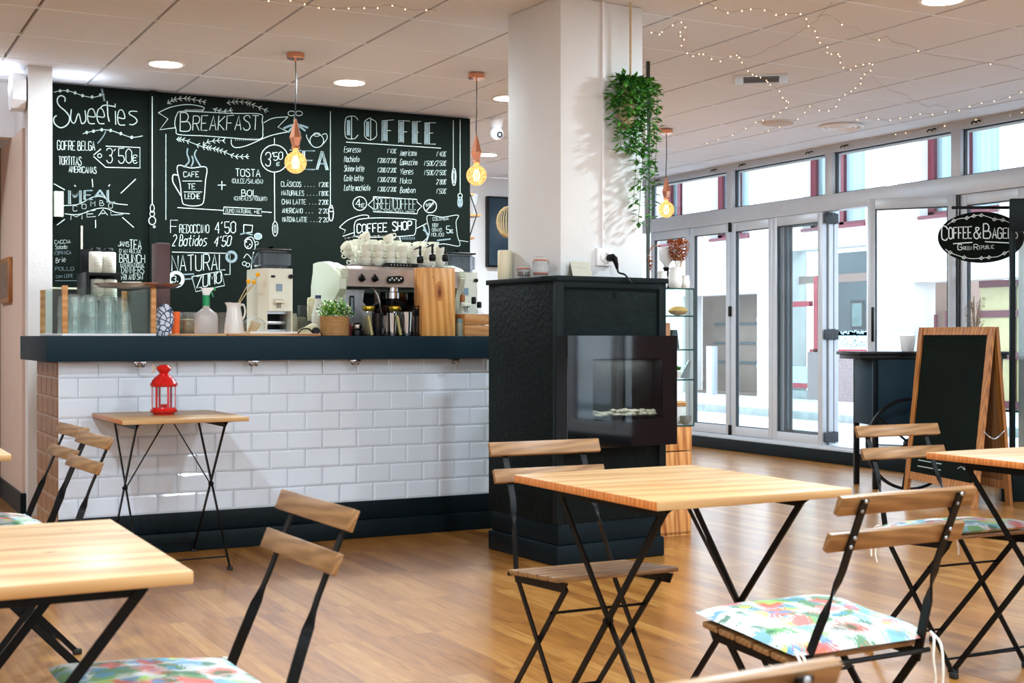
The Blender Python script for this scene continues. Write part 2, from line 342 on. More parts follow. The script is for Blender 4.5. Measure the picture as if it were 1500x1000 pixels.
def tag(o, label=None, cat=None, group=None, kind=None):
    for k, v in (('label', label), ('category', cat), ('group', group), ('kind', kind)):
        if v: o[k] = v
    return o
def thing(name, label, cat, loc=(0, 0, 0), rz=0, group=None):
    o = bpy.data.objects.new(name, None); col.objects.link(o); o.location = loc; o.rotation_euler = (0, 0, rz); o.empty_display_size = .05
    return tag(o, label, cat, group)
def dup(o, loc=None, rz=None, label=None, group=None, scale=None, parent=None):
    c = o.copy(); col.objects.link(c)
    if parent is not None: c.parent = parent
    if loc is not None: c.location = loc
    if rz is not None: c.rotation_euler = (0, 0, rz)
    if scale: c.scale = (scale,)*3 if isinstance(scale, (int, float)) else scale
    if label: c['label'] = label
    if group: c['group'] = group
    for ch in [x for x in o.children]: dup(ch, parent=c)
    return c
def struct(name, bm, m, **k): return tag(link(name, bm, m, **k), kind='structure')

# ================================================================== the room shell
WINX = 8.0; BACKY = 9.22; FARY = 12.56; LEFTX = -3.2; REARY = -4.2
bm = B(); box(bm, LEFTX, WINX-.005, REARY, FARY, -.08, 0); struct('floor', bm, FLOORM)
# suspended ceiling: square-edged panels with a reveal, laid out on the measured grid
def ceil_mat():
    m, nt, b, N, L = nodes('ceiling_panel'); tc = N.new('ShaderNodeTexCoord')
    b.inputs['Base Color'].default_value = (*lin((226, 228, 236)), 1); b.inputs['Roughness'].default_value = .75
    n = N.new('ShaderNodeTexNoise'); n.inputs['Scale'].default_value = 180; L.new(tc.outputs['Object'], n.inputs['Vector'])
    bp = N.new('ShaderNodeBump'); bp.inputs['Strength'].default_value = .15; bp.inputs['Distance'].default_value = .003; L.new(n.outputs[0], bp.inputs['Height']); L.new(bp.outputs[0], b.inputs['Normal'])
    return m
CEILM = ceil_mat(); GRIDM = pbr('ceiling_reveal', (150, 136, 126), .8); GRIDW = pbr('ceiling_tee_white', (232, 238, 246), .5)
bm = B(); GX, GY = .6, .684; X0 = 1.029; Y0 = 7.177
i0, i1 = math.floor((LEFTX-X0)/GX), math.ceil((WINX-X0)/GX); j0, j1 = math.floor((REARY-Y0)/GY), math.ceil((FARY-Y0)/GY)
for i in range(i0, i1):
    for j in range(j0, j1):
        xa, xb = max(X0+i*GX, LEFTX), min(X0+(i+1)*GX, WINX); ya, yb = max(Y0+j*GY, REARY), min(Y0+(j+1)*GY, FARY)
        if xb-xa < .05 or yb-ya < .05: continue
        dz = rnd.uniform(0, .002)
        box(bm, xa+.009, xb-.009, ya+.004, yb-.004, CEIL+dz, CEIL+.02)
struct('ceiling', bm, CEILM)
bm = B(); box(bm, LEFTX-.1, WINX+.6, REARY-.1, FARY+.1, CEIL+.02, CEIL+.25); struct('ceiling_slab', bm, GRIDM)
bm = B()
for j in range(j0+1, j1): box(bm, LEFTX, WINX, Y0+j*GY-.0045, Y0+j*GY+.0045, CEIL-.002, CEIL+.02)
struct('trim_1', bm, GRIDW)
# walls
bm = B(); box(bm, 1.335, 4.494, BACKY, BACKY+.12, 0, CEIL); struct('wall_back', bm, WALLP)
bm = B(); box(bm, LEFTX, WINX, FARY, FARY+.12, 0, CEIL); struct('wall_far', bm, WHITE)
bm = B(); box(bm, LEFTX-.12, LEFTX, REARY, FARY+.12, 0, CEIL); struct('wall_left', bm, WALLP)
bm = B(); box(bm, 1.19, 1.335, 8.72, FARY, 0, CEIL); struct('wall_partition', bm, WALLP)
bm = B(); box(bm, 1.172, 1.19, 8.85, 9.95, 0, 2.44); struct('wall_passage', bm, PINK)
bm = B(); box(bm, 1.155, 1.19, 8.8, 9.95, 0, .13); struct('baseboard_left', bm, BASEBLK)
bm = B(); box(bm, -.4, 1.19, 9.37, 9.5, 2.45, CEIL); struct('wall_lintel', bm, WHITE)
bm = B(); box(bm, 1.1, 1.19, 9.95, 10.05, 0, 2.45); struct('door_1', bm, BASEBLK)
# rear wall with a window band behind the camera
bm = B(); box(bm, LEFTX, WINX, REARY-.15, REARY, 0, .8); box(bm, LEFTX, WINX, REARY-.15, REARY, 2.5, CEIL)
for xa, xb in ((LEFTX, -2.4), (.2, 4.6), (5.7, 6.1), (7.4, WINX)): box(bm, xa, xb, REARY-.15, REARY, .8, 2.5)
struct('wall_rear', bm, WALLP)
bm = B()
for xa, xb in ((-2.4, .2), (4.6, 5.7), (6.1, 7.4)): box(bm, xa, xb, REARY-.08, REARY-.07, .8, 2.5)
struct('window_20', bm, CLEAR)
bm = B(); box(bm, 7.93, 7.95, .3, 2.9, 0, CEIL); struct('wall_unseen_dark_panel', bm, BROWN)  # unseen dark sheet added so the fireplace glass mirrors dark here

# ------------------------------------------------------------------ window wall: kerb, sill, transoms, folding doors
bm = B(); box(bm, 7.955, 8.12, REARY, FARY, 0, .112, .006); struct('baseboard_window', bm, BASEBLK)
bm = B(); box(bm, 7.965, 8.14, REARY, FARY, .112, .135, .003); box(bm, 7.985, 8.1, REARY, FARY, .135, .152); struct('trim_2', bm, ALU)
bm = B(); box(bm, 7.985, 8.11, REARY, FARY, 2.24, 2.385, .004); box(bm, 7.99, 8.08, REARY, FARY, 2.752, CEIL); struct('trim_3', bm, ALU)
mull = [11.97, 10.51, 9.072, 7.594, 6.12, 4.65, 3.18, 1.7, .23, -1.24, -2.7]
bm = B()
for y in mull: box(bm, 7.985, 8.08, y-.05, y+.05, 2.385, 2.752, .002)
struct('trim_4', bm, ALU)
n = 1
ends = [FARY]+mull+[REARY]
for a, b_ in zip(ends, ends[1:]):
    if a-b_ < .7: continue
    bm = B(); box(bm, 8.03, 8.04, b_+.05, a-.05, 2.385, 2.752); o = struct('window_%d' % n, bm, CLEAR); n += 1
    bm = B(); y0, y1, z0, z1 = b_+.05, a-.05, 2.385, 2.752
    for q in ((y0, y0+.01, z0, z1), (y1-.01, y1, z0, z1), (y0, y1, z0, z0+.01), (y0, y1, z1-.01, z1)): box(bm, 8.02, 8.05, *q)
    link('window_frame', bm, ALUD, o)
    for yy in (y0+.16, y1-.2):
        bm = B(); tube(bm, [(7.985, yy, 2.79), (7.965, yy+.005, 2.792), (7.96, yy+.02, 2.782), (7.96, yy+.02, 2.772)], .006, 6); tube(bm, [(7.985, yy+.05, 2.79), (7.965, yy+.05, 2.792), (7.96, yy+.065, 2.78), (7.96, yy+.065, 2.77)], .006, 6)
        link('shade_hook', bm, BLACKP, o)
def leaf(name, x, y0, y1, z0=.155, z1=2.238, st=.062, th=.05, label=None):
    """one glazed door leaf from y0 (near) to y1 (far), inner face at x"""
    bm = B()
    for q in ((y0, y0+st, z0, z1), (y1-st, y1, z0, z1), (y0+st, y1-st, z0, z0+.085), (y0+st, y1-st, z1-.085, z1)): box(bm, x, x+th, *q, bev=.003)
    o = link(name, bm, ALU); tag(o, kind='structure')
    bm = B(); box(bm, x+.02, x+.026, y0+st, y1-st, z0+.085, z1-.085); link('pane', bm, CLEAR, o)
    bm = B()
    for q in ((y0+st, y0+st+.008, z0+.085, z1-.085), (y1-st-.008, y1-st, z0+.085, z1-.085), (y0+st, y1-st, z0+.085, z0+.093), (y0+st, y1-st, z1-.093, z1-.085)): box(bm, x+.01, x+.04, *q)
    link('gasket', bm, ALUD, o); return o
leaf('door_2', 8.0, 11.22, 11.92); leaf('door_3', 8.0, 10.53, 11.19); leaf('door_4', 8.0, 9.87, 10.50)
d3 = leaf('door_5', 7.985, 9.155, 9.85, .15); leaf('door_6', 8.05, 9.14, 9.83); leaf('door_7', 8.11, 9.14, 9.83)
for z in (2.18, 1.14, .22):
    bm = B(); box(bm, 7.99, 8.15, 9.125, 9.14, z-.045, z+.045, .004)
    for k in range(3): tube(bm, [(8.04+.035*k, 9.13, z-.05), (8.04+.035*k, 9.13, z+.05)], .007, 8)
    link('hinge', bm, ALUD, d3)
for y, z in ((10.515, 1.37), (10.515, .2), (10.515, 2.2)):
    bm = B(); box(bm, 7.985, 8.0, y-.02, y+.02, z-.05, z+.05, .003); link('hinge', bm, BLACKP, d3)
# the leaf that stands open, and its neighbours nearer the camera
od = leaf('door_8', -.02, -.69, 0.0); od.location = (8.0, 7.60, 0); od.rotation_euler = (0, 0, PI-math.radians(-35))
tag(od, kind='structure')
bm = B(); box(bm, .03, .055, -.655, -.635, 1.08, 1.36, .004); link('handle', bm, BLACKP, od)
for (a, b_) in ((6.93, 7.56), (6.2, 6.9), (5.5, 6.17), (4.7, 5.4), (3.95, 4.67), (3.2, 3.9), (2.4, 3.15), (1.6, 2.35), (.8, 1.55), (0, .75), (-.8, -.05), (-1.6, -.85), (-2.5, -1.65), (-3.4, -2.55)):
    leaf('door_%d' % (9+int((7-a)*2)), 8.0, a, b_)
bm = B(); box(bm, 7.985, 8.08, 7.56, 7.62, .152, 2.24); struct('trim_5', bm, ALUD)

# ------------------------------------------------------------------ the street outside
bm = B(); box(bm, 8.15, 12.2, -12, 34, -.12, -.02); struct('street_floor', bm, ASPH)
bm = B(); box(bm, 12.2, 18, -12, 34, -.1, .08); struct('pavement_floor', bm, ASPH)
bm = B(); box(bm, 12.03, 12.2, -12, 34, -.1, .085, .01); struct('trim_6', bm, KERB)
FXX = 14.6
def FY(u): return onX(u, CY, FXX)[0]
def fz(u, v): return onX(u, v, FXX)[1]
holes = []   # (ylo, yhi, zlo, zhi)
wins = [(FY(1098), FY(1040)), (FY(1000), FY(966)), (FY(1268), FY(1175)), (FY(1464), FY(1346))]
wp = wins[2][0]-wins[3][0]
for a in range(1, 4): wins.append((wins[3][0]-wp*a, wins[3][1]-wp*a))
zs_ = fz(1200, 333)
for a, b_ in wins: holes.append((a, b_, zs_, 4.6))
rec = (FY(1109), FY(1000), .08, fz(1085, 430)); shop = (FY(1270), FY(1150), .08, fz(1200, 364))
rec2 = (FY(1425)+.35, FY(1338), .08, fz(1345, 413)); door2 = (FY(1500)-.6, FY(1425)+.35, .08, fz(1345, 413))
holes += [rec, shop, rec2, door2]
ys = sorted({-12, 34} | {h[0] for h in holes} | {h[1] for h in holes}); zs = sorted({.0, 6.2} | {h[2] for h in holes} | {h[3] for h in holes})
bm = B()
for ya, yb in zip(ys, ys[1:]):
    for za, zb in zip(zs, zs[1:]):
        cy, cz = (ya+yb)/2, (za+zb)/2
        if any(h[0] < cy < h[1] and h[2] < cz < h[3] for h in holes): continue
        box(bm, FXX, FXX+.45, ya, yb, za, zb)
struct('wall_facade', bm, STONEW)
bm = B()
for z in (1.42, 1.0, .62): box(bm, FXX-.012, FXX, rec[0]-.62, rec[0], z-.03, z+.03); box(bm, FXX-.012, FXX, FY(1425)+.4, FY(1275), z-.2-.02, z-.2+.02)
struct('trim_7', bm, pbr('grey_stone_band', (170, 180, 188), .8))
bm = B(); box(bm, FXX+.75, FXX+.85, rec[0]-.3, rec[1]+.4, 0, 2.6); box(bm, FXX+.45, FXX+.75, rec[0]-.02, rec[0], 0, 2.6); box(bm, FXX+.1, FXX+.8, rec[0], rec[1], 0, .1); struct('wall_recess', bm, STONEG)
bm = B()
for z in (1.36, 1.0, .64): box(bm, FXX+.73, FXX+.76, rec[0], rec[1], z-.025, z+.025)
struct('trim_8', bm, pbr('dark_grey_band', (66, 76, 78), .7))
for a, b_ in wins:
    o = thing('street_window', {0: 'red framed window of the white building, seen over the second and third folding doors', 1: 'red framed window of the white building, partly behind the hanging bulb by the pillar', 2: 'red framed window of the white building, seen in the transoms above the leaf stack', 3: 'red framed window of the white building, seen at the top right above the oval sign'}.get(wins.index((a, b_)), 'red framed upper window of the white building beyond the right edge'), 'window', (FXX, (a+b_)/2, zs_), 0, 'upper windows across the street')
    h = (b_-a)/2
    bm = B()
    for q in ((-h, -h+.06, 0, 1.5), (h-.12, h, 0, 1.5), (-.05, .05, 0, 1.5), (-h, h, 0, .07), (-h, h, .42, .49)): box(bm, .18, .25, *q)
    box(bm, -.04, .2, -h, h, -.05, 0)
    link('frame', bm, REDW, o)
    bm = B(); box(bm, .21, .215, -h, h, 0, 1.6); link('pane', bm, CLEAR, o)
    bm = B()
    rings = [[Vector((.34+.03*math.sin(k*1.9), -h+k*(2*h/40), z)) for k in range(41)] for z in (0, 1.6)]
    loft(bm, rings, cap=False, close=False); link('curtain', bm, CURT, o)
# shop across the street
t = thing('shop_front', 'shop window across the street with red frame and frosted dotted film', 'shop front', (0, 0, 0))
s0, s1 = shop[0], shop[1]; za = fz(1230, 516)
bm = B(); box(bm, FXX-.02, FXX+.3, s0, FY(1184), .08, za); link('granite_base', bm, GRANITE, t)
bm = B(); y = FY(1193); yd = FY(1184); th = .05
box(bm, FXX+.02, FXX+.1, s0, FY(1184), za, za+.05); box(bm, FXX+.02, FXX+.1, y-.05, y+.05, za, fz(1193, 405)); box(bm, FXX+.02, FXX+.1, yd, s1, fz(1170, 449), fz(1170, 443)+.02)
box(bm, FXX+.02, FXX+.1, yd, s1, fz(1170, 568), fz(1170, 561)); link('red_frame', bm, REDF, t)
bm = B(); box(bm, FXX+1.4, FXX+1.5, s0-.5, s1+.5, .0, 2.6); box(bm, FXX+.4, FXX+1.4, s0-.5, s1+.5, .0, .1); link('interior', bm, SHOPIN, t)
bm = B(); box(bm, FXX+.06, FXX+.065, s0, s1, .1, shop[3]); link('pane', bm, CLEAR, t)
bm = B(); box(bm, FXX+.05, FXX+.055, s0, y, za+.05, za+.28); box(bm, FXX+.05, FXX+.055, yd, s1, .3, .62)
for k in range(60):
    yy = s0+(y-s0)*k/60; box(bm, FXX+.05, FXX+.055, yy, yy+.05, za+.27, za+.27+rnd.uniform(.02, .09))
link('frosted_film', bm, FROST, t)
bm = B()
for k in range(90):
    yy = rnd.uniform(s0, y); zz = za+.08+.2*rnd.random()**1.3; box(bm, FXX+.044, FXX+.05, yy, yy+.014, zz, zz+.014)
link('film_dots', bm, SHOPIN, t)
bm = B(); box(bm, FXX+.3, FXX+.34, s0, s1, shop[3]-.55, shop[3]-.42); link('lintel_beam', bm, pbr('brown_beam', (120, 88, 74), .7), t)
for yy, cc in ((FY(1165), (120, 150, 150)), (FY(1222), (190, 180, 160))):
    bm = B(); box(bm, FXX+1.36, FXX+1.4, yy-.16, yy+.16, 1.25, 1.75); box(bm, FXX+1.35, FXX+1.36, yy-.12, yy+.12, 1.3, 1.7, mi=1); link('poster', bm, [BLACKP, pbr('faded_poster', cc, .8, var=.3, scale=8)], t)
bm = B(); box(bm, FXX+.03, FXX+.2, yd, s1, .08, .22); link('door_step', bm, KERB, t)
# far entrance with burgundy doors seen behind the oval sign
t = thing('street_doorway', 'burgundy framed glass doorway across the street, seen below the oval sign', 'door', (0, 0, 0))
e0, e1, ez = door2[0], door2[1], door2[3]
bm = B()
yb = e0
while yb < e1: box(bm, FXX+.5, FXX+.58, yb-.05, yb+.05, .08, ez); yb += .62
for z in (.15, .85, 1.45, ez-.05): box(bm, FXX+.5, FXX+.58, e0, e1, z-.05, z+.05)
link('frame', bm, BURG, t)
bm = B(); box(bm, FXX+.53, FXX+.55, e0, e1, .08, ez); link('pane', bm, YELP, t)
bm = B(); box(bm, FXX+.9, FXX+1.0, rec2[0], rec2[1]+.5, 0, 2.6); struct('wall_recess_2', bm, pbr('warm_stone', (196, 168, 156), .8, var=.12, scale=3))
bm = B(); box(bm, FXX+.2, FXX+.24, FY(1372)-.02, FY(1372)+.03, .08, 1.5); box(bm, FXX+.2, FXX+.24, FY(1355)-.02, FY(1355)+.02, .08, 1.45); struct('trim_9', bm, BURG)
bm = B(); box(bm, FXX-.3, FXX-.16, FY(1062), FY(1054), .08, .95, .01); tag(link('metal_bollard', bm, ALU), 'grey metal post at the brown stone recess across the street', 'bollard')

# ================================================================== counter
CT = 1.124; CF = 6.83; CL = 1.02; CR = 4.3; TF = 6.93
t = thing('bar_counter', 'long bar counter with thick black top, white metro tile front and tan tiled end', 'counter', (CL, CF, 0))
Mi = T(-CL, -CF, 0)
bm = B(); box(bm, CL, CR, CF, 7.78, .995, CT, .003); link('countertop', bm, BLUEBLK, t, M=Mi)
bm = B(); box(bm, 1.09, CR, TF+.012, 7.62, 0, .995); link('body', bm, GROUT, t, M=Mi)
bm = B(); box(bm, 1.088, CR, TF-.008, TF+.02, .1, .2, .004); box(bm, 1.085, CR, CF+.055, TF+.02, 0, .1, .006); link('plinth', bm, BASEBLK, t, M=Mi)
bm = B(); RP = .1015; TW = .2
def bevtile(bm, x0, x1, z0, z1, y, e=.011, p=.0035, ax='y'):
    def Q(a, b_, h): return (a, y-h, b_) if ax == 'y' else (y-h, a, b_)
    o_ = [bm.verts.new(Q(*q, 0)) for q in ((x0, z0), (x1, z0), (x1, z1), (x0, z1))]; i_ = [bm.verts.new(Q(*q, p)) for q in ((x0+e, z0+e), (x1-e, z0+e), (x1-e, z1-e), (x0+e, z1-e))]
    bm.faces.new(i_)
    for k in range(4): bm.faces.new((o_[k], o_[(k+1) % 4], i_[(k+1) % 4], i_[k]))
    b2 = [bm.verts.new(Q(*q, -.014)) for q in ((x0, z0), (x1, z0), (x1, z1), (x0, z1))]
    for k in range(4): bm.faces.new((b2[k], b2[(k+1) % 4], o_[(k+1) % 4], o_[k]))
for r in range(8):
    z0 = .2+r*RP+.0008; z1 = min(.2+(r+1)*RP-.0008, .995)
    x = 1.885-TW*6+(0 if r % 2 == 1 else -.1)
    while x < CR:
        a, b_ = max(x+.0008, 1.09), min(x+TW-.0008, CR)
        if b_-a > .02: bevtile(bm, a, b_, z0, z1, TF)
        x += TW
link('metro_tiles', bm, TILE, t, M=Mi, flat=True)
bm = B()
for r in range(-1, 8):
    z0 = max(.2+r*RP+.002, .02); z1 = min(.2+(r+1)*RP-.002, .995); off = .045 if r % 2 else 0
    yy = 6.935-off
    while yy < 7.62:
        a, b_ = max(yy+.002, 6.935), min(yy+.171, 7.62)
        if b_-a > .02: bevtile(bm, a, b_, z0, z1, 1.088, ax='x')
        yy += .173
link('tan_tiles', bm, TAN, t, M=Mi, flat=True)
# bag hooks under the slab
h0 = None
for k, (u, lab) in enumerate(((205, 'chrome bag hook under the counter, above the red lantern'), (371, 'chrome bag hook under the counter, second from the left'), (520, 'chrome bag hook under the middle of the counter'), (667, 'dark bag hook under the counter nearest the black fireplace block'))):
    x = wx(u, 6.87)
    if h0 is None:
        h0 = thing('bag_hook', lab, 'hook', (x, 6.87, .995), 0, 'bag hooks under the counter')
        bm = B(); box(bm, -.03, .03, -.012, .03, -.012, 0, .002); link('mounting_plate', bm, CHROME, h0)
        bm = B(); tube(bm, smooth([(-.015, 0, -.01), (-.02, -.004, -.025), (-.01, -.02, -.03), (0, -.028, -.02)]), .0045); tube(bm, smooth([(.015, 0, -.01), (.02, -.004, -.025), (.01, -.02, -.03), (0, -.028, -.02)]), .0045); link('hook', bm, CHROME, h0)
    else: dup(h0, (x, 6.87, .995), label=lab)

# ================================================================== chalkboards and chalk drawings
BY = 9.188
def board(name, label, x0, x1, z0=.9, zt=2.806, cham=False):
    t = thing(name, label, 'chalkboard', ((x0+x1)/2, BACKY, z0))
    bm = B(); poly = [(x0, z0), (x1, z0), (x1, zt), (x0, zt)]
    prism(bm, poly, BY, BACKY-.0005, 'y'); link('board', bm, BOARD, t, M=T(-(x0+x1)/2, -BACKY, -z0)); return t, Vector(((x0+x1)/2, BACKY, z0))
XA, XB_, XC, XD = 1.337, wx(217, BY), wx(229, BY), 4.494
bdS, oS = board('chalkboard', 'left chalk menu board headed Sweeties beside the white column', XA, XB_)
bdM, oM = board('chalkboard', 'wide chalk menu board with Breakfast, Tea and Coffee lists behind the bar', XC, XD)
post = thing('chalkboard_post', 'narrow black post with a drawn hanging bulb between the two chalkboards', 'post', ((XB_+XC)/2, BACKY, .9))
bm = B(); box(bm, XB_+.001, XC-.001, BY-.03, BACKY, .9, 2.806, .003); link('post', bm, BOARD, post, M=T(-(XB_+XC)/2, -BACKY, -.9))
oP = Vector(((XB_+XC)/2, BACKY, .9))
FONT = {
'A': '00 26 40|12 32', 'B': '00 06|~06 26 35 34 23 03|~03 33 42 41 30 00', 'C': '~45 36 16 05 01 10 30 41', 'D': '00 06|~06 26 44 42 20 00', 'E': '46 06 00 40|03 33', 'F': '46 06 00|03 33',
'G': '~45 36 16 05 01 10 30 41 43|43 23', 'H': '00 06|40 46|03 43', 'I': '20 26', 'J': '~46 41 30 10 01', 'K': '00 06|46 03 40', 'L': '06 00 40', 'M': '00 06 23 46 40', 'N': '00 06 40 46',
'O': '~26 05 03 01 20 41 43 45 26', 'P': '00 06|~06 36 45 44 33 03', 'Q': '~26 05 03 01 20 41 43 45 26|31 50', 'R': '00 06|~06 36 45 44 33 03|23 40', 'S': '~45 36 16 05 14 33 42 41 30 10 01',
'T': '06 46|26 20', 'U': '~06 01 10 30 41 46', 'V': '06 20 46', 'W': '06 10 24 30 46', 'X': '06 40|46 00', 'Y': '06 23 46|23 20', 'Z': '06 46 00 40',
'0': '~26 05 03 01 20 41 43 45 26', '1': '15 26 20', '2': '~05 16 36 45 44 00|00 40', '3': '~05 16 36 45 44 33 23|~23 33 42 41 30 10 01', '4': '36 02 42|36 30', '5': '46 06 03|~03 33 42 41 30 10 01', '6': '~36 14 02 10 30 42 33 13', '7': '06 46 10', '8': '~26 05 14 33 42 30 10 01 13 34 45 26', '9': '~43 24 05 26 45 42 20',
'a': '~43 24 03 01 20 41|44 40', 'b': '06 00|~03 24 42 20 00', 'c': '~44 14 02 10 40', 'd': '46 40|~43 24 02 20 41', 'e': '~02 42 34 14 02 10 40', 'f': '~46 35 30|13 43', 'g': '~44 14 02 21 43|~44 41 30 00', 'h': '06 00|~03 24 43 40', 'i': '24 20|26 25',
'k': '06 00|44 02 40', 'l': '26 20', 'm': '04 00|~03 14 23 20|~23 34 43 40', 'n': '04 00|~03 24 43 40', 'o': '~24 02 20 42 24', 'p': '04 00|~04 34 42 31 02', 'r': '04 00|~02 14 34', 's': '~44 14 03 32 41 20 00', 't': '26 21 30 40|04 44', 'u': '~04 01 20 41 44|44 40', 'v': '04 20 44', 'w': '~04 01 10 23 30 41 44', 'x': '04 40|44 00', 'y': '04 21|44 10', 'z': '04 44 00 40',
"'": '26 15', '.': '20 21', '/': '00 46', '+': '03 43|21 25', '-': '13 33', '(': '~36 14 12 30', ')': '~16 34 32 10', '€': '~45 36 16 05 01 10 30 41|04 34|02 32', '&': '~40 14 16 35 03 01 20 43', ',': '21 10', '%': '00 46|05 16|30 41', 'Á': '00 26 40|12 32|27 38', ' ': ''}
NARROW = set("I1il'.,|()")
def glyphs(s, p0, p1, h, lean=0., jit=.03):
    """strokes (in picture units) for a string whose baseline runs p0 -> p1"""
    ws = [(.45 if c in NARROW else (.5 if c == ' ' else 1.)) for c in s]; gap = .32; tot = sum(ws)+gap*(len(s)-1)
    L_ = math.dist(p0, p1); ux, uy = (p1[0]-p0[0])/L_, (p1[1]-p0[1])/L_; out = []; x = 0
    for c, wd in zip(s, ws):
        for st in FONT.get(c, '').split('|'):
            if not st: continue
            sm = st[0] == '~'; P_ = []
            for q in st.lstrip('~').split():
                gx, gy = int(q[0])/4, int(q[1])/6
                if wd < 1 and c in NARROW: gx = (gx-.25)*2 if c not in 'I1il' else gx
                X_ = (x+gx*wd)/tot*L_+rnd.uniform(-jit, jit)*L_/tot+lean*gy*h; Y_ = gy*h*(1+rnd.uniform(-jit, jit))
                P_.append((p0[0]+ux*X_, p0[1]+uy*X_-Y_, 0))
            if len(P_) > 2 and sm: P_ = smooth(P_, 4)
            out.append([(p[0], p[1]) for p in P_])
        x += wd+gap
    return out
def ribbon(bm, pts3, wd, nrm, mi=0):
    P_ = [Vector(p) for p in pts3]; Q = []
    for i, p in enumerate(P_):
        d = P_[min(i+1, len(P_)-1)]-P_[max(i-1, 0)]
        if d.length < 1e-6: continue
        s = d.normalized().cross(nrm)*wd/2; Q.append((p+s, p-s))
    V_ = [(bm.verts.new(a), bm.verts.new(b)) for a, b in Q]
    for a, b in zip(V_, V_[1:]): bm.faces.new((a[0], a[1], b[1], b[0])).material_index = mi
class Chalk:
    def __init__(s, name, parent, org, Y=BY-.0015, label=None): s.bm = B(); s.name, s.par, s.org, s.Y, s.label = name, parent, org, Y, label
    def st(s, pts, w=.0055, mi=0, sm=False, closed=False):
        if mi == 0: w *= .82
        if sm: pts = [(p[0], p[1]) for p in smooth([(a, b, 0) for a, b in pts], 5, closed)]
        elif closed: pts = list(pts)+[pts[0]]
        P_ = []
        for u, v in pts: X, Z = onY(u, v, s.Y); P_.append(Vector((X, s.Y, Z))-s.org)
        ribbon(s.bm, P_, w, Vector((0, 1, 0)), mi); return s
    def tx(s, t, p0, p1, h, w=.0055, mi=0, lean=0.):
        for g in glyphs(t, p0, p1, h, lean): s.st(g, w*(.66 if h < 9 else .82), mi)
        return s
    def ci(s, c, r, w=.005, ry=None, mi=0):
        n = 22 if r > 4 else 10; s.st([(c[0]+r*math.cos(2*PI*k/n), c[1]+(ry or r)*math.sin(2*PI*k/n)) for k in range(n+1)], w, mi); return s
    def fill(s, c, r, ry=None, mi=0):
        vs = []
        for k in range(12): X, Z = onY(c[0]+r*math.cos(2*PI*k/12), c[1]+(ry or r)*math.sin(2*PI*k/12), s.Y); vs.append(s.bm.verts.new(Vector((X, s.Y, Z))-s.org))
        s.bm.faces.new(vs).material_index = mi; return s
    def garland(s, pts, n, w=.0045, l=4.5):
        P_ = smooth([(a, b, 0) for a, b in pts], 6); s.st([(p[0], p[1]) for p in P_], w)
        for k in range(n):
            i = int((k+.5)/n*(len(P_)-1)); p = P_[i]; d = (P_[min(i+1, len(P_)-1)]-p).normalized()
            for sg in (-1, 1): s.st([(p[0], p[1]), (p[0]+d.x*l*.8-sg*d.y*l*.8, p[1]+d.y*l*.8+sg*d.x*l*.8)], w*1.2)
        return s
    def beads(s, pts, at, w=.005):
        s.st(pts, w, sm=True)
        for a in at: s.fill(a, 2.1, 2.4)
        return s
    def end(s, mats=None):
        o = link(s.name, s.bm, mats or [CHALK, CHALKG], s.par, flat=True)
        if s.label: o['label'] = s.label
        return o
# --- Sweeties board
c = Chalk('sweeties_lettering', bdS, oS, label='white chalk heading Sweeties between two leaf sprigs')
c.beads([(79, 135), (88, 133), (99, 133), (110, 136), (121, 140), (135, 142.5), (147, 140), (153, 138)], [(88, 133), (99, 133), (110, 136), (121, 140), (135, 142), (147, 139)])
c.st([(95, 149), (95, 143), (89, 140), (84, 145), (86, 154), (96, 163), (102, 172), (99, 182), (89, 187), (80, 181), (79, 173), (83, 169)], .009, sm=True)
for ch, a, b_ in (('w', 104, 125), ('e', 128, 139), ('e', 142, 153), ('i', 164, 174), ('e', 172, 183), ('s', 189, 201)): c.tx(ch, (a, 180 if a < 160 else 182), (b_, 181 if a < 160 else 183), 30, .009)
c.st([(157, 148), (158, 170), (160, 178)], .009); c.st([(147, 158), (153, 154), (168, 156)], .009, sm=True)
c.beads([(121, 196), (127, 194), (137, 192), (149, 190), (162, 191), (177, 196), (193, 201), (209, 199)], [(127, 194), (137, 192), (149, 190), (162, 191), (177, 195.5), (193, 201)])
c.st([(155, 192), (151, 200), (143, 210)], .007, 1, sm=True); c.st([(149, 130), (151, 138), (153, 148)], .012, 1); c.end()
c = Chalk('sweets_price_list', bdS, oS, label='chalk lines Gofre Belga and Tortitas Americanas with a 3.50 price tag')
c.tx('GOFRE', (84, 219), (110, 220), 13, .007).tx('BELGA', (114, 220), (139, 220), 13, .007).tx('TORTITAS', (86, 241), (119, 242), 12, .0065).tx('AMERICANAS', (101, 252), (141, 254), 9, .0055)
c.st([(155, 214), (205, 216), (205, 246), (155, 245), (137, 229)], .007).st([(137, 227), (148, 218)], .007).ci((146, 228), 3, .006).tx("3'50", (156, 238), (193, 239), 21, .007).tx('€', (195, 239), (201, 239), 12, .006); c.end()
c = Chalk('meal_combo_drawing', bdS, oS, label='chalk drawing of the words Meal Combo with rays')
for ch, a, b_, yb, hh in (('M', 103, 119, 299, 20), ('E', 125, 136, 292, 13), ('A', 140, 155, 289, 11), ('L', 159, 169, 296, 18)):
    c.tx(ch, (a-2, yb), (b_-2, yb), hh, .012, 1).tx(ch, (a, yb), (b_, yb), hh, .006)
c.st([(93, 301), (115, 299), (135, 289), (150, 288), (165, 297), (187, 300)], .006, sm=True).st([(95, 313), (115, 314), (140, 306), (155, 305), (170, 311), (190, 313)], .006, sm=True)
for k, ch in enumerate('COMBO'): c.tx(ch, (107+13*k, (309, 306, 302, 301, 305)[k]), (113+13*k, (309, 306, 302, 301, 305)[k]), 7.5, .0045)
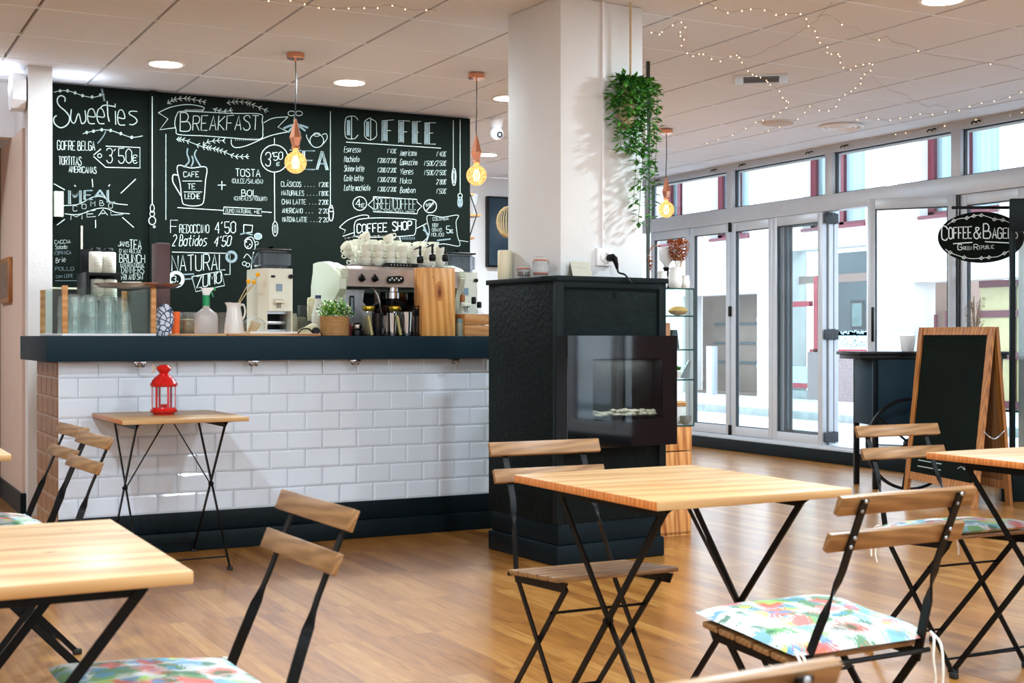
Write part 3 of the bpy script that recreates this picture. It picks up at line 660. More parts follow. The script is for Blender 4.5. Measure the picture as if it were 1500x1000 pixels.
for ch, a, b_, yb, hh in (('M', 104, 120, 322, 8), ('E', 127, 140, 318, 9), ('A', 144, 158, 316, 9), ('L', 162, 180, 315, 5)): c.tx(ch, (a, yb), (b_, yb-1), hh, .006)
for a, b_ in (((135, 262), (136, 274)), ((199, 262), (177, 283)), ((79, 269), (95, 278)), ((95, 321), (80, 332)), ((140, 322), (140, 334)), ((179, 318), (196, 333)), ((109, 271), (111, 273)), ((159, 273), (161, 270))): c.st([a, b_], .007)
c.end()
c = Chalk('opening_text', bdS, oS, label='small chalk text Jams Tea, Brunch, International Dinners Fri and Sat')
c.tx('JAMS', (173, 360), (189, 361), 7).tx('TEA', (190, 364), (207, 365), 13, .007).tx("D'AN RELAX", (175, 370), (206, 371), 5.5, .004).tx('BRUNCH', (175, 384), (212, 385), 12, .0058).tx('INTERNATIONAL', (176, 391), (212, 391), 5.5, .0035)
c.tx('DINNERS', (178, 400), (211, 400), 9, .0042).tx('FRI AND SAT', (178, 410), (210, 409), 8, .005).st([(179, 413), (207, 413)], .005); c.end()
c = Chalk('bulb_drawing', post, oP, Y=BY-.032); c.st([(223, 141), (223, 300)], .008).ci((223, 305), 3, .006, 6).ci((223, 313), 3.5, .006, 4).ci((223, 323), 5, .007, 6).ci((226, 332), 1.5, .005); c.end()
# --- Breakfast part
c = Chalk('breakfast_banner', bdM, oM, label='chalk ribbon banner reading Breakfast with leaf garlands')
c.st([(266, 163), (259, 168), (256, 180), (258, 190), (262, 197), (300, 199), (340, 202), (380, 204), (385, 192), (384, 177), (381, 167), (340, 166), (300, 164)], .006, sm=True, closed=True)
c.tx('B', (264, 192), (279, 192), 27, .0075).tx('REAKFAST', (282, 191), (378, 190), 21, .007, lean=.06)
c.st([(257, 187), (234, 190), (246, 174), (232, 165)], .006).st([(232, 165), (250, 157), (275, 153), (298, 157), (296, 163)], .006, sm=True)
c.st([(386, 180), (400, 173), (422, 171)], .005, sm=True).st([(422, 171), (407, 186), (422, 193)], .005).st([(422, 193), (395, 199), (362, 213), (345, 216), (339, 211), (339, 204)], .006, sm=True)
for k in range(12): c.st([(270+k*2.2, 163.5), (272+k*2.2, 160)], .003); c.st([(345+k*3, 206), (345+k*3, 202.5)], .003)
c.garland([(245, 152), (255, 146), (270, 144), (285, 146), (302, 150)], 9).garland([(332, 151), (345, 149), (360, 150), (372, 154), (393, 163)], 9).garland([(312, 159), (320, 162), (330, 163), (341, 161)], 4)
c.garland([(258, 204), (270, 205), (297, 215), (310, 217), (325, 221), (345, 229), (365, 229)], 16).garland([(297, 213), (305, 208), (318, 206), (329, 206)], 5); c.end()
c = Chalk('coffee_cup_drawing', bdM, oM, label='chalk drawing of a steaming cup with Cafe, Te, Leche')
c.st([(260, 243), (264, 270), (267, 295), (272, 300), (285, 301.5), (296, 299), (299, 290), (301, 265), (302, 245), (280, 246)], .007, sm=True, closed=True).st([(262, 257), (254, 256), (253, 265), (258, 275), (266, 288)], .009, sm=True)
c.tx('CAFE', (269, 259), (291, 259), 7.5, .007).tx('TE', (275, 277), (286, 277), 8, .007).tx('LECHE', (271, 291), (293, 291), 7.5, .007).st([(267, 265), (296, 265)], .005).st([(269, 281), (296, 281)], .005)
for q in ([(269, 245), (277, 236), (274, 225), (275, 217)], [(280, 244), (283, 236), (281, 228)], [(294, 244), (288, 234), (285, 226), (288, 219)]): c.st(q, .01, 1, sm=True)
c.end()
c = Chalk('breakfast_choices', bdM, oM, label='chalk words Tosta and Bol beside a plus sign, with Zumo Natural below')
c.st([(319, 271), (331, 271)], .006).st([(325, 265), (325, 278)], .006).tx('TOSTA', (345, 258), (381, 259), 11, .006).tx('(DULCE/SALADA)', (340, 268), (385, 269), 6.5, .0035).tx('BOL', (354, 287), (377, 287), 9, .006).tx('(CEREALES/YOGURT)', (343, 293), (391, 294), 5.5, .003)
c.st([(260, 304), (327, 308)], .006).st([(328, 303), (383, 306), (383, 316), (327, 313)], .006, closed=True).tx('ZUMO NATURAL +1€', (330, 311), (380, 313), 5.5, .004).st([(383, 310), (398, 311)], .006).st([(243, 196), (243, 322)], .005); c.end()
c = Chalk('price_pendant_drawing', bdM, oM, label='chalk circle with the price 3.50 hanging on a line')
c.ci((402, 232), 20, .007).tx("3'", (389, 243), (402, 242), 19, .008).tx('50', (401, 235), (414, 233), 11, .007).tx('€', (405, 243), (410, 242), 5, .004).st([(402, 202), (402, 211)], .006).st([(402, 253), (402.5, 324)], .007).ci((403, 335), 4, .006, 11).ci((403, 335), 1.5, .004, 6); c.end()
c = Chalk('tea_list', bdM, oM, label='chalk heading Tea with a teapot and a list of five teas with prices')
for dx, mi_, w_ in ((0, 0, .006), (3, 0, .006), (1.5, 1, .012)): c.tx('TEA', (424+dx, 247), (478+dx, 249), 27, w_, mi_)
for i, (a, x1, p) in enumerate((('CLÁSICOS', 441, "1'20€"), ('NATURALES', 445, "1'80€"), ('CHAI LATTE', 448, "2'20€"), ('AMERICANO', 443, "2'20"), ('MATCHA LATTE', 450, "2'20"))):
    yy = 273+12.9*i; c.tx(a, (412+i*.5, yy), (x1, yy+.5), 7, .0045).tx(p, (467, yy+.5), (481, yy+.5), 6.5, .0045)
    for k in range(4 if i < 3 else 3): c.st([(x1+5+k*4.5, yy), (x1+5.8+k*4.5, yy)], .004)
c.ci((464, 206), 10, .005).ci((464, 197), 5, .004, 2.5).st([(454, 210), (449, 200), (449, 197)], .005).st([(473, 211), (479, 203), (478, 196), (472, 197)], .005, sm=True)
c.st([(484, 163), (484, 300)], .005).ci((485, 312), 3.5, .008, 12).ci((485, 307), 3, .006, 3)
c.ci((427, 166), 5, .005, 3.5).ci((438, 166), 5, .005, 3.5).st([(432, 168), (430, 178)], .004)
for a in (200, 235, 320, 345, 290): r_ = math.radians(a); c.st([(433, 182), (433+9*math.cos(r_), 182-6*math.sin(r_)), (433+19*math.cos(r_), 184-12*math.sin(r_))], .014, 1)
c.end()
c = Chalk('fredoccino_lines', bdM, oM, label='chalk lines Fredoccino 4.50 and 2 Batidos 4.50')
for dx, w_ in ((0, .0055),): c.tx('F', (250+dx, 341), (261+dx, 341), 19, w_).tx('REDOCCINO', (263+dx, 341), (306+dx, 341), 12, w_).tx("4'50", (315+dx, 342), (345+dx, 341), 17, w_+.002)
c.tx('2 Batidos', (252, 360), (302, 360), 16, .007, lean=.15).tx("4'50", (313, 361), (337, 360), 15, .0075, lean=.2); c.end()
c = Chalk('natural_zumo_drawing', bdM, oM, label='chalk framed words Natural and Zumo beside a price circle')
c.st([(252, 369), (337, 371), (337, 402), (329, 402)], .006).tx('NATURAL', (252, 397), (330, 395), 23, .0085).ci((339, 376), 7, .02, mi=1)
c.st([(281, 405), (324, 397), (329, 418), (287, 427)], .006, closed=True).tx('ZUMO', (288, 422), (324, 414), 17, .009).ci((258, 409), 10, .028, mi=0).tx('3,', (252, 413), (262, 413), 9, .007); c.st([(268, 402), (284, 401), (282, 408), (270, 409)], .01, 1)
c.end()
c = Chalk('fruit_vine_drawing', bdM, oM, label='chalk drawing of a vine with a strawberry, cherries and a flower')
c.st([(373, 455), (374, 430), (370, 412), (368, 395), (370, 375), (374, 360), (370, 348), (363, 348), (358, 353)], .006, sm=True).st([(370, 385), (378, 370), (384, 366)], .005, sm=True).st([(369, 380), (362, 372), (357, 378)], .005, sm=True)
c.ci((364, 357), 5.5, .007, 7).fill((361, 354), 1).fill((366, 358), 1).fill((363, 361), 1).ci((358, 386), 3, .005).ci((363, 388), 3, .005).fill((378, 346), 5, 4, 1).ci((378, 346), 5.5, .005, 4.5).st([(357, 329), (370, 330), (369, 340), (357, 341)], .008, closed=True).st([(352, 343), (360, 341), (370, 344)], .009, 1).ci((376, 356), 2.5, .004).ci((374, 432), 6, .008, 4, 1); c.end()
# --- Coffee part
c = Chalk('coffee_heading', bdM, oM, label='tall half shaded chalk letters Coffee over a line')
for x0_, x1_, ch, y0_, y1_ in ((506, 524, 'C', 203, 171), (534, 551, 'O', 205, 173), (560, 577, 'F', 207, 176), (584, 600, 'F', 209, 177), (604, 617, 'E', 210, 178), (622, 638, 'E', 211, 179)):
    c.tx(ch, (x0_, y0_), (x1_, y0_), y0_-y1_, .0055)
    if ch in 'EF': c.st([(x0_+3.5, y1_+1), (x0_+3.5, y0_-1)], .026, 1).st([(x0_+7, y1_), (x0_+7, y0_)], .005)
    else: c.st([(x0_+4.5, y1_+5), (x0_+4.5, y0_-5)], .026, 1).st([(x0_+9, y1_), (x0_+9, y0_)], .005)
c.st([(507, 208), (646, 217)], .006); c.end()
rows = (("Espresso", "1'10€", "Americano", "1'40€"), ("Machiato", "1'20€/2'20€", "Cappuccino", "1'50€/2'50€"), ("Skinny latte", "1'20€/2'20€", "Vienes", "1'50€/2'50€"), ("Cafe latte", "1'30€/2'20€", "Moka", "2'80€"), ("Latte machiato", "1'30€/2'20€", "Bombon", "1'50€"))
for i, (a, p, b_, q) in enumerate(rows):
    y = 223+14*i; y2 = 228+13.6*i
    c = Chalk('price_line', bdM, oM, label='handwritten chalk line '+a+' with its price')
    c.tx(a, (504, y), (504+(24, 22, 29, 28, 38)[i], y), 8.5, .0042, lean=.12).tx(p, (580-(13 if i == 0 else 27), y+1), (580, y+1.5), 6.5, .004, lean=.15); c.end()
    c = Chalk('price_line', bdM, oM, label='handwritten chalk line '+b_+' with its price')
    c.tx(b_, (586, y2), (586+(24, 25, 19, 16, 22)[i], y2), 8.5, .0042, lean=.12).tx(q, (653-(32 if i in (1, 2) else 14), y2+1), (653, y2+1), 7, .004, lean=.15); c.end()
c = Chalk('green_coffee_badge', bdM, oM, label='chalk badge Greencoffee between a 4 euro circle and a bean circle')
c.ci((527, 298), 10, .006).tx('4', (521, 303), (528, 303), 11, .007).tx('€', (529, 304), (534, 304), 6, .004)
c.st([(547, 288), (611, 292), (611, 296), (618, 302), (612, 308), (611, 313), (547, 310), (547, 306), (539, 300), (547, 292)], .006, closed=True).tx('GREENCOFFEE', (548, 306), (609, 307), 16, .0042).tx('CAFE-TOAST-SWEET-WRAPS', (549, 310.5), (607, 312), 3, .0025)
c.ci((630, 302), 9.5, .007); c.st([(625, 308), (635, 296)], .008)
for k in range(7): c.st([(624+k*2, 299-k*.3+rnd.uniform(-3, 0)), (625+k*2, 296+rnd.uniform(-1, 8))], .004)
c.end()
c = Chalk('coffee_shop_banner', bdM, oM, label='chalk ribbon banner reading Coffee Shop')
c.st([(521, 324), (535, 320), (560, 319), (605, 321), (609, 326), (608, 342), (600, 345), (565, 347), (524, 347), (519, 340)], .006, sm=True, closed=True).tx('COFFEE', (523, 341), (567, 339), 12.5, .0105).tx('SHOP', (575, 338), (603, 336), 12.5, .0105)
c.st([(520, 340), (502, 346), (506, 337), (497, 333)], .006).st([(497, 333), (510, 322), (530, 315), (540, 316), (538, 320)], .006, sm=True).st([(609, 335), (625, 327), (620, 337), (629, 343)], .006).st([(629, 343), (622, 352), (605, 360), (590, 357), (585, 347)], .006, sm=True)
for k in range(9): c.st([(587+k*2.5, 347), (587+k*2.5, 351)], .004, 1)
c.end()
c = Chalk('coffee_bag_drawing', bdM, oM, label='chalk drawing of a coffee bag marked Colombia, 100% grano molido, 5 euro')
c.st([(626, 316), (648, 318), (671, 315), (668, 325), (670, 345), (673, 360), (650, 357), (625, 359), (629, 340)], .005, sm=True, closed=True).tx('COLOMBIA', (634, 323), (657, 322), 4.5, .0035).tx('100%', (633, 332), (642, 332), 5, .0035).tx('GRANO', (633, 339), (647, 339), 5, .0035).tx('MOLIDO', (632, 346), (650, 346), 5, .0035).tx('5', (654, 341), (659, 341), 10, .006).tx('€', (660, 341), (664, 341), 5, .004)
c.st([(640, 352), (660, 350)], .01, 1).st([(673, 352), (686, 354)], .004).st([(620, 330), (627, 346)], .015, 1); c.end()
c = Chalk('hanging_bulbs_drawing', bdM, oM, label='two chalk bulbs hanging on long lines at the right end of the board')
c.st([(664, 176), (664, 246)], .005).ci((665, 259), 3, .007, 13).ci((665, 259), 1.4, .004, 9).st([(674, 175), (674, 282)], .006).ci((674, 287), 3.2, .006, 4).st([(674, 290), (674, 304)], .026, 1).ci((674, 296), 3.5, .005, 8); c.end()

# ================================================================== fireplace block and pillar
FR = math.radians(3.47)
fb = thing('fireplace_block', 'black textured fireplace block with stepped plinth around the foot of the white pillar', 'fireplace', (3.2, 5.58, 0), FR)
W_ = .66
bm = B(); box(bm, 0, W_, .004, W_, .205, 1.392, .003); link('body', bm, SLATE, fb)
bm = B()
for q in ((-.006, .035), (W_-.04, W_+.004)): box(bm, q[0], q[1], -.006, .03, .205, 1.392, .002)
box(bm, .035, W_-.04, -.006, .03, 1.36, 1.392, .002); link('edge_trim', bm, TRIMB, fb)
bm = B(); box(bm, -.012, W_+.016, -.014, W_+.01, 1.392, 1.418, .003); link('top_plate', bm, TRIMB, fb)
bm = B(); box(bm, .012, W_-.015, .01, W_-.01, .1, .205, .006); box(bm, -.004, W_-.005, -.006, W_, 0, .1, .008); link('plinth', bm, BASEBLK, fb)
el = thing('electric_fireplace', 'glossy black glass electric fireplace with cream pebbles on the black block', 'fireplace', (3.2, 5.58, .582), FR)
D_ = -.105; ew0, ew1, eh = -.012, .652, .54
bm = B(); cx0, cx1, cz0, cz1 = .135, .56, .13, .43
for q in ((ew0, ew1, 0, cz0), (ew0, ew1, cz1, eh), (ew0, cx0, cz0, cz1), (cx1, ew1, cz0, cz1)): box(bm, q[0], q[1], D_, -.014, q[2], q[3])
link('housing', bm, BLACKP, el)
bm = B(); box(bm, cx0, cx1, -.022, -.015, cz0, cz1); box(bm, cx0, cx1, D_+.004, -.015, cz0-.004, cz0+.006); link('firebox', bm, FIREIN, el)
bm = B()
for q in ((ew0, ew1, -.004, cz0), (ew0, ew1, cz1, eh+.003), (ew0, cx0, cz0, cz1), (cx1, ew1, cz0, cz1)): box(bm, q[0], q[1], D_-.006, D_-.001, q[2], q[3])
link('gloss_front', bm, GLOSSB, el)
bm = B(); box(bm, cx0, cx1, D_-.006, D_-.002, cz0, cz1); link('glass_pane', bm, FIREG, el)
ld = bpy.data.lights.new('pebble_fill_light', 'AREA'); ld.shape = 'RECTANGLE'; ld.size = .38; ld.size_y = .02; ld.energy = 5; ld.color = (1, .93, .8); lo = bpy.data.objects.new('pebble_fill_light', ld); col.objects.link(lo); lo.parent = el; lo.location = ((cx0+cx1)/2, D_+.03, cz1-.006)  # unseen lamp added to brighten the pebbles behind the glass
pb0 = None
for k in range(30):
    x = cx0+.02+(cx1-cx0-.04)*(k % 15)/14+rnd.uniform(-.006, .006); lay = k//15
    y = D_+.03+rnd.uniform(-.004, .012)+.02*lay; z = cz0+.018+lay*.02*rnd.uniform(.3, 1.0); s = rnd.uniform(.8, 1.25)
    p = Matrix.Rotation(FR, 3, 'Z') @ Vector((x, y, z)); loc = (3.2+p.x, 5.58+p.y, .582+p.z)
    if pb0 is None:
        bm = B(); bmesh.ops.create_icosphere(bm, subdivisions=2, radius=.019)
        for v in bm.verts: v.co = Vector((v.co.x*1.25, v.co.y, v.co.z*.75))
        pb0 = tag(link('pebble', bm, PEBBLE), 'cream pebble in the row behind the fireplace glass', 'pebble', 'pebbles in the electric fireplace'); pb0.location = loc
    else: dup(pb0, loc, rnd.uniform(0, 3), scale=(s*rnd.uniform(.8, 1.2), s, s*rnd.uniform(.8, 1.1)))
PA0, PA1, PB0, PB1 = .09, .598, .105, .61
pl = thing('white_pillar', 'square white plastered pillar rising from the black block to the ceiling', 'pillar', (3.2, 5.58, 1.418), FR)
bm = B(); box(bm, PA0, PA1, PB0, PB1, 0, CEIL-1.418, .004); link('shaft', bm, PILL, pl); pl['kind'] = 'structure'
bm = B(); box(bm, .335, .352, PB0-.012, PB0, .12, CEIL-1.418, .002); link('cable_duct', bm, WHITEP, pl)
def onblk(a, b, z=0): p = Matrix.Rotation(FR, 3, 'Z') @ Vector((a, b, 0)); return (3.2+p.x, 5.58+p.y, 1.418+z)
t = thing('wall_socket', 'white square wall socket on the pillar with a cable duct above', 'socket', onblk(.345, PB0, .105), FR)
bm = B(); box(bm, -.045, .045, -.02, 0, -.045, .045, .004); link('plate', bm, WHITEP, t)
bm = B(); lathe(bm, [(.026, 0), (.03, .006), (.03, .008), (.02, .008), (.018, .002)], 20); link('socket_ring', bm, WHITEP, t, M=T(.004, -.02, 0) @ Matrix.Rotation(PI/2, 4, 'X'))
t = thing('power_plug', 'black power plug with a cord hanging over the edge of the black block', 'plug', onblk(.365, PB0-.03, .1), FR)
bm = B(); tube(bm, [(0, 0, 0), (.0, -.03, 0), (.002, -.042, -.006)], [.019, .02, .014], 12); tube(bm, [(.002, -.04, .0), (.012, -.045, -.035), (.02, -.04, -.055)], [.016, .011, .007], 10); link('plug_body', bm, BLACKP, t)
bm = B(); tube(bm, smooth([(.02, -.04, -.05), (.022, -.05, -.075), (.03, -.085, -.085), (.038, -.1, -.1), (.05, -.112, -.125), (.06, -.11, -.13)], 5), .005, 8); link('cord', bm, BLACKP, t)
t = thing('folded_card', 'grey folded info card standing on the black block', 'card', onblk(.17, .06), FR)
bm = B(); loft(bm, [[Vector((x, -.03, 0)), Vector((x, 0, .075)), Vector((x, .03, 0)), Vector((x, .027, 0)), Vector((x, 0, .071)), Vector((x, -.027, 0))] for x in (-.055, .06)]); link('card', bm, pbr('grey_beige_card', (176, 172, 156), .7, var=.05), t)
bm = B()
for g in glyphs('ECO HOME', (-.04, 0), (.045, 0), -.012): ribbon(bm, [(p[0], -.0152-.0, .045+p[1]) for p in g], .0015, Vector((0, 1, 0)))
link('card_text', bm, pbr('pale_card_ink', (214, 212, 200), .7), t)
# candle and jars on the left ledge
def lj(u, b): # block-local b from the far side; a from picture column
    best = None
    for k in range(60):
        a = -.1+k*.005; p = onblk(a, b); d = p[0]*SI+p[1]*CO; x = 750+F*(p[0]*CO-p[1]*SI)/d
        if best is None or abs(x-u) < best[0]: best = (abs(x-u), a)
    return onblk(best[1], b)
t = thing('pillar_candle', 'thick ivory pillar candle at the left rear corner of the black block', 'candle', lj(739, .57))
bm = B(); lathe(bm, [(.034, 0), (.0365, .004), (.0365, .148), (.033, .155), (.02, .15), (.004, .147)], 28); link('wax', bm, WAX, t)
bm = B(); tube(bm, [(0, 0, .145), (.001, 0, .165)], .0015, 6); link('wick', bm, BLACKP, t)
def clipjar(loc, r, h, fill, fh, lab, open_=False):
    t = thing('glass_jar', lab, 'jar', loc)
    bm = B(); lathe(bm, [(r*.7, .002), (r, .012), (r, h*.8), (r*.86, h*.9), (r*.86, h), (r*.82, h), (r*.82, h*.88), (r*.95, h*.78), (r*.95, .016)], 24, cap=True); link('jar_body', bm, DRINK, t)
    bm = B(); lathe(bm, [(r*.9, .01), (r*.93, .02), (r*.93, fh), (.001, fh+.003)], 20); link('contents', bm, fill, t)
    bm = B(); lathe(bm, [(r*.9, h+.004), (r*.95, h+.008), (r*.9, h+.018), (r*.3, h+.02)], 24); link('lid', bm, DRINK, t)
    bm = B(); lathe(bm, [(r*.9, h), (r*.94, h+.002), (r*.9, h+.005)], 24); link('rubber_seal', bm, pbr('orange_rubber', (200, 110, 70), .6) if 'orange_rubber' not in MATS else MATS['orange_rubber'], t)
    bm = B(); tube(bm, smooth([(-r, -.01, h*.75), (-r-.006, 0, h*.95), (-r, .01, h*.75)]), .0018, 6); tube(bm, smooth([(r, -.01, h*.75), (r+.005, 0, h*1.0), (r, .01, h*.75)]), .0018, 6); link('wire_clip', bm, CHROME, t)
    return t
clipjar(lj(768, .33), .036, .045, COFFEE, .032, 'squat clip top jar half full of brown powder on the black block')
clipjar(lj(792, .13), .041, .078, SPICE, .016, 'taller clip top jar with a red seal beside the pillar corner')
t = thing('tape_dispenser', 'black tape dispenser with a grey roll at the right rear of the block top', 'tape dispenser', onblk(.64, .42), FR)
bm = B(); prism(bm, [(-.05, 0), (.05, 0), (.05, .02), (.03, .07), (0, .085), (-.03, .07), (-.05, .03)], -.015, .03, 'y'); link('holder', bm, BLACKP, t)
bm = B(); lathe(bm, [(.015, 0), (.04, 0), (.04, .02), (.015, .02)], 24); link('tape_roll', bm, pbr('grey_green_tape', (150, 180, 170), .4), t, M=T(0, -.016, .045) @ Matrix.Rotation(PI/2, 4, 'X'))
bm = B(); box(bm, .01, .05, -.03, -.014, 0, .012, .002); link('yellow_clip', bm, YELLOW, t)
# hanging trailing plant
hp = onblk(.475, PB0-.06, 0)
HZ = 2.43
t = thing('hanging_plant', 'trailing green plant in a jute hanger on a rope in front of the pillar', 'plant', (hp[0], hp[1], 1.75))
bm = B(); tube(bm, [(0, 0, HZ-1.75), (.001, 0, 2.62-1.75), (0, 0, CEIL-1.75)], .006, 8); link('rope', bm, ROPE, t)
bm = B(); lathe(bm, [(.02, .0), (.038, .01), (.045, .1), (.046, .21), (.04, .22), (.03, .2)], 16); 
for k in range(0, 60): a = k*.9; tube(bm, [(.047*math.cos(a), .047*math.sin(a), .01+k*.0034), (.048*math.cos(a+.5), .048*math.sin(a+.5), .02+k*.0034)], .004, 5)
link('jute_basket', bm, ROPE, t, M=T(-.022, 0, 2.17-1.75))
def leafmesh(bm, p, d, l, wd, droop=.3, mi=0):
    d = Vector(d).normalized(); s = d.cross(Vector((0, 0, 1)));
    if s.length < .1: s = Vector((1, 0, 0))
    s.normalize(); n_ = s.cross(d).normalized(); p = Vector(p)
    a = bm.verts.new(p); b1 = bm.verts.new(p+d*l*.45+s*wd-n_*l*.06); b2 = bm.verts.new(p+d*l*.45-s*wd-n_*l*.06); c1 = bm.verts.new(p+d*l*.5+n_*l*.05); e = bm.verts.new(p+d*l-n_*l*droop*.3)
    for f in ((a, b1, c1), (a, c1, b2), (b1, e, c1), (c1, e, b2)): bm.faces.new(f).material_index = mi
bm = B(); bs = B()
for k in range(26):
    a = rnd.uniform(0, 2*PI); r0 = .035; ln = rnd.choice([.12, .2, .35, .45, .55, .62, .7]) if k > 3 else .74-.1*k
    sx_ = rnd.uniform(.03, .1)*math.cos(a)+(.03 if ln > .35 else 0); sy = -abs(rnd.uniform(.02, .05)*math.sin(a)) ; z0 = 2.40-1.75
    pts = smooth([(0, 0, z0), (sx_*.9, sy*.9, z0+.03), (sx_*1.3, sy*1.3, z0-.06), (sx_*1.25+rnd.uniform(-.02, .02), sy, z0-ln*.6), (sx_+rnd.uniform(-.03, .03), sy, z0-ln)], 6)
    if sx_ < 0 and ln > .35: pts = pts[:int(len(pts)*.7)]
    tube(bs, pts, .0015, 4)
    L_ = 0
    for i in range(2, len(pts)):
        for q in range(3 if ln > .3 else 2):
            aa = rnd.uniform(0, 2*PI); dd = Vector((math.cos(aa), math.sin(aa)*.6, rnd.uniform(-.7, .3))); p = pts[i-1].lerp(pts[i], rnd.random())
            leafmesh(bm, p+dd*.008, dd, rnd.uniform(.036, .052), rnd.uniform(.011, .016), mi=rnd.choice([0, 0, 1, 1, 1]))
for k in range(60):
    aa = rnd.uniform(0, 2*PI); dd = Vector((math.cos(aa), math.sin(aa)*.6, rnd.uniform(-.1, .9))); leafmesh(bm, Vector((0, 0, 2.40-1.75))+dd*rnd.uniform(.02, .07), dd, .04, .012, mi=rnd.choice([0, 1]))
link('foliage', bm, [LEAF, LEAFD], t, flat=True); link('vines', bs, LEAFD, t)
# slim dark post behind the pillar
bm = B(); box(bm, 4.542, 4.56, 6.80, 6.82, 0, CEIL, .002); tag(link('metal_post', bm, pbr('dark_green_metal', (44, 54, 48), .4)), 'slim dark metal post from floor to ceiling just behind the pillar', 'post')

# ================================================================== ceiling fixtures
def pendant(u, v, lab, zb, r, Y=None):
    x, y = onZ(u, v, CEIL)
    if pendant.o is None:
        t = thing('pendant_lamp', lab, 'lamp', (x, y, zb), 0, 'copper pendant lamps'); H_ = CEIL-zb
        bm = B(); lathe(bm, [(.052, H_), (.054, H_-.004), (.054, H_-.03), (.05, H_-.034), (.006, H_-.036), (.006, H_-.05)], 24); link('ceiling_rose', bm, COPPER, t)
        bm = B(); tube(bm, smooth([(0, 0, H_-.04), (.003, 0, H_-.2), (-.003, 0, .3), (0, 0, .24)], 4), .0035, 6); link('cord', bm, BLACKP, t)
        bm = B(); lathe(bm, [(.005, .262), (.009, .25), (.036, .155), (.038, .148), (.024, .10), (.027, .083), (.018, .08)], 6); link('lamp_holder', bm, COPPER, t, flat=True)
        bm = B(); ball(bm, (0, 0, 0), .066, 24); lathe(bm, [(.055, .035), (.03, .055), (.017, .07), (.016, .085)], 20); link('bulb', bm, AMBER, t)
        bm = B()
        for k in range(6): a = k*PI/3; tube(bm, [(.008*math.cos(a), .008*math.sin(a), .04), (.022*math.cos(a), .022*math.sin(a), 0), (.012*math.cos(a), .012*math.sin(a), -.035)], .0028, 5)
        link('filament', bm, FILA, t)
        ld = bpy.data.lights.new('bulb_light', 'POINT'); ld.energy = 9; ld.color = (1, .68, .42); ld.shadow_soft_size = .05; lo = bpy.data.objects.new('bulb_light', ld); col.objects.link(lo); lo.parent = t
        pendant.o = t
    else: dup(pendant.o, (x, y, zb), label=lab)
pendant.o = None
pendant(433, 78, 'lit copper pendant lamp in front of the Tea heading on the chalkboard', EYE+(493-238)*7.91/F, .062)
pendant(698, 107, 'lit copper pendant lamp at the right end of the chalkboard, left of the pillar', EYE+(493-257)*8.51/F, .062)
pendant(976, 189, 'copper pendant lamp right of the pillar, hanging before the window', EYE+(493-307)*10.8/F, .062)
dls = [((1.938, 8.261), 'round recessed ceiling light above the Breakfast board'), ((3.160, 8.287), 'round recessed ceiling light above the Coffee heading'), ((4.365, 8.31), 'round recessed ceiling light cut by the left edge of the pillar'), ((5.537, 10.983), 'round recessed ceiling light far back, between the bulb and the pillar'), ((5.02, 4.86), 'round recessed ceiling light at the top edge, right of the pillar')]
dls += [((x, y), 'round recessed ceiling light over the seating area') for x, y in ((.2, 4.2), (2.9, 2.6), (-1.6, 1.6), (.8, .8), (3.2, .8), (5.6, 1.2), (-1.6, -2.2), (1.2, -2.2), (4.2, -2.2), (-1, 9.0), (2.6, 10.8), (7.0, -1.8))]
d0 = None
for (x, y), lab in dls:
    if d0 is None:
        d0 = thing('recessed_downlight', lab, 'ceiling light', (x, y, CEIL), 0, 'recessed ceiling lights')
        bm = B(); lathe(bm, [(.098, .002), (.118, .001), (.121, -.004), (.112, -.010), (.1, -.008)], 36, cap=False); link('trim_ring', bm, WHITEP, d0)
        bm = B(); lathe(bm, [(.1, -.006), (.099, -.0075)], 36); link('diffuser', bm, BULB, d0)
        ld = bpy.data.lights.new('downlight', 'AREA'); ld.shape = 'DISK'; ld.size = .19; ld.energy = LAMP; ld.color = (.74, .90, 1); lo = bpy.data.objects.new('downlight', ld); col.objects.link(lo); lo.parent = d0; lo.location = (0, 0, -.012)
    else: dup(d0, (x, y, CEIL), label=lab)
# discs in the ceiling by the window
t = thing('ceiling_diffuser', 'tan round ceiling disc left of the air outlet near the window', 'vent', (6.75, 8.26, CEIL))
bm = B(); lathe(bm, [(.13, .002), (.128, -.012), (.1, -.02), (.001, -.02)], 32); link('disc', bm, pbr('aged_beige_disc', (196, 176, 160), .6), t)
bm = B(); lathe(bm, [(.13, .002), (.14, -.003), (.138, -.009), (.13, -.009)], 32, cap=False); link('ring', bm, WHITEP, t)
t = thing('air_outlet', 'round white ceiling air outlet with concentric rings near the window', 'vent', (7.31, 8.15, CEIL))
bm = B()
for r in (.17, .12, .075): lathe(bm, [(r, -.002), (r+.005, -.014), (r-.012, -.022), (r-.03, -.012), (r-.028, -.004)], 36, cap=False)
lathe(bm, [(.03, -.004), (.03, -.02), (.001, -.022)], 24); link('rings', bm, WHITEP, t)
bm = B(); lathe(bm, [(.165, .004), (.164, .001)], 32); link('dark_throat', bm, ALUD, t)
t = thing('ceiling_speaker', 'rectangular ceiling vent with dark centre and white ends', 'vent', (5.50, 6.90, CEIL), math.radians(-38))
bm = B(); 
for q in ((-.17, -.115), (.115, .17)): box(bm, q[0], q[1], -.13, .13, -.014, .001, .003)
box(bm, -.115, .115, -.13, -.115, -.012, .001); box(bm, -.115, .115, .115, .13, -.012, .001); link('frame', bm, pbr('pale_blue_white_plastic', (206, 216, 226), .4), t)
bm = B(); box(bm, -.115, .115, -.115, .115, -.004, .001)
for k in range(5): box(bm, -.115, .115, -.11+k*.048, -.095+k*.048, -.01, -.004)
link('grille', bm, pbr('dark_taupe_grille', (92, 80, 72), .5), t)
t = thing('security_camera', 'white dome security camera on the ceiling left of the pillar', 'camera', (4.68, 9.10, CEIL))
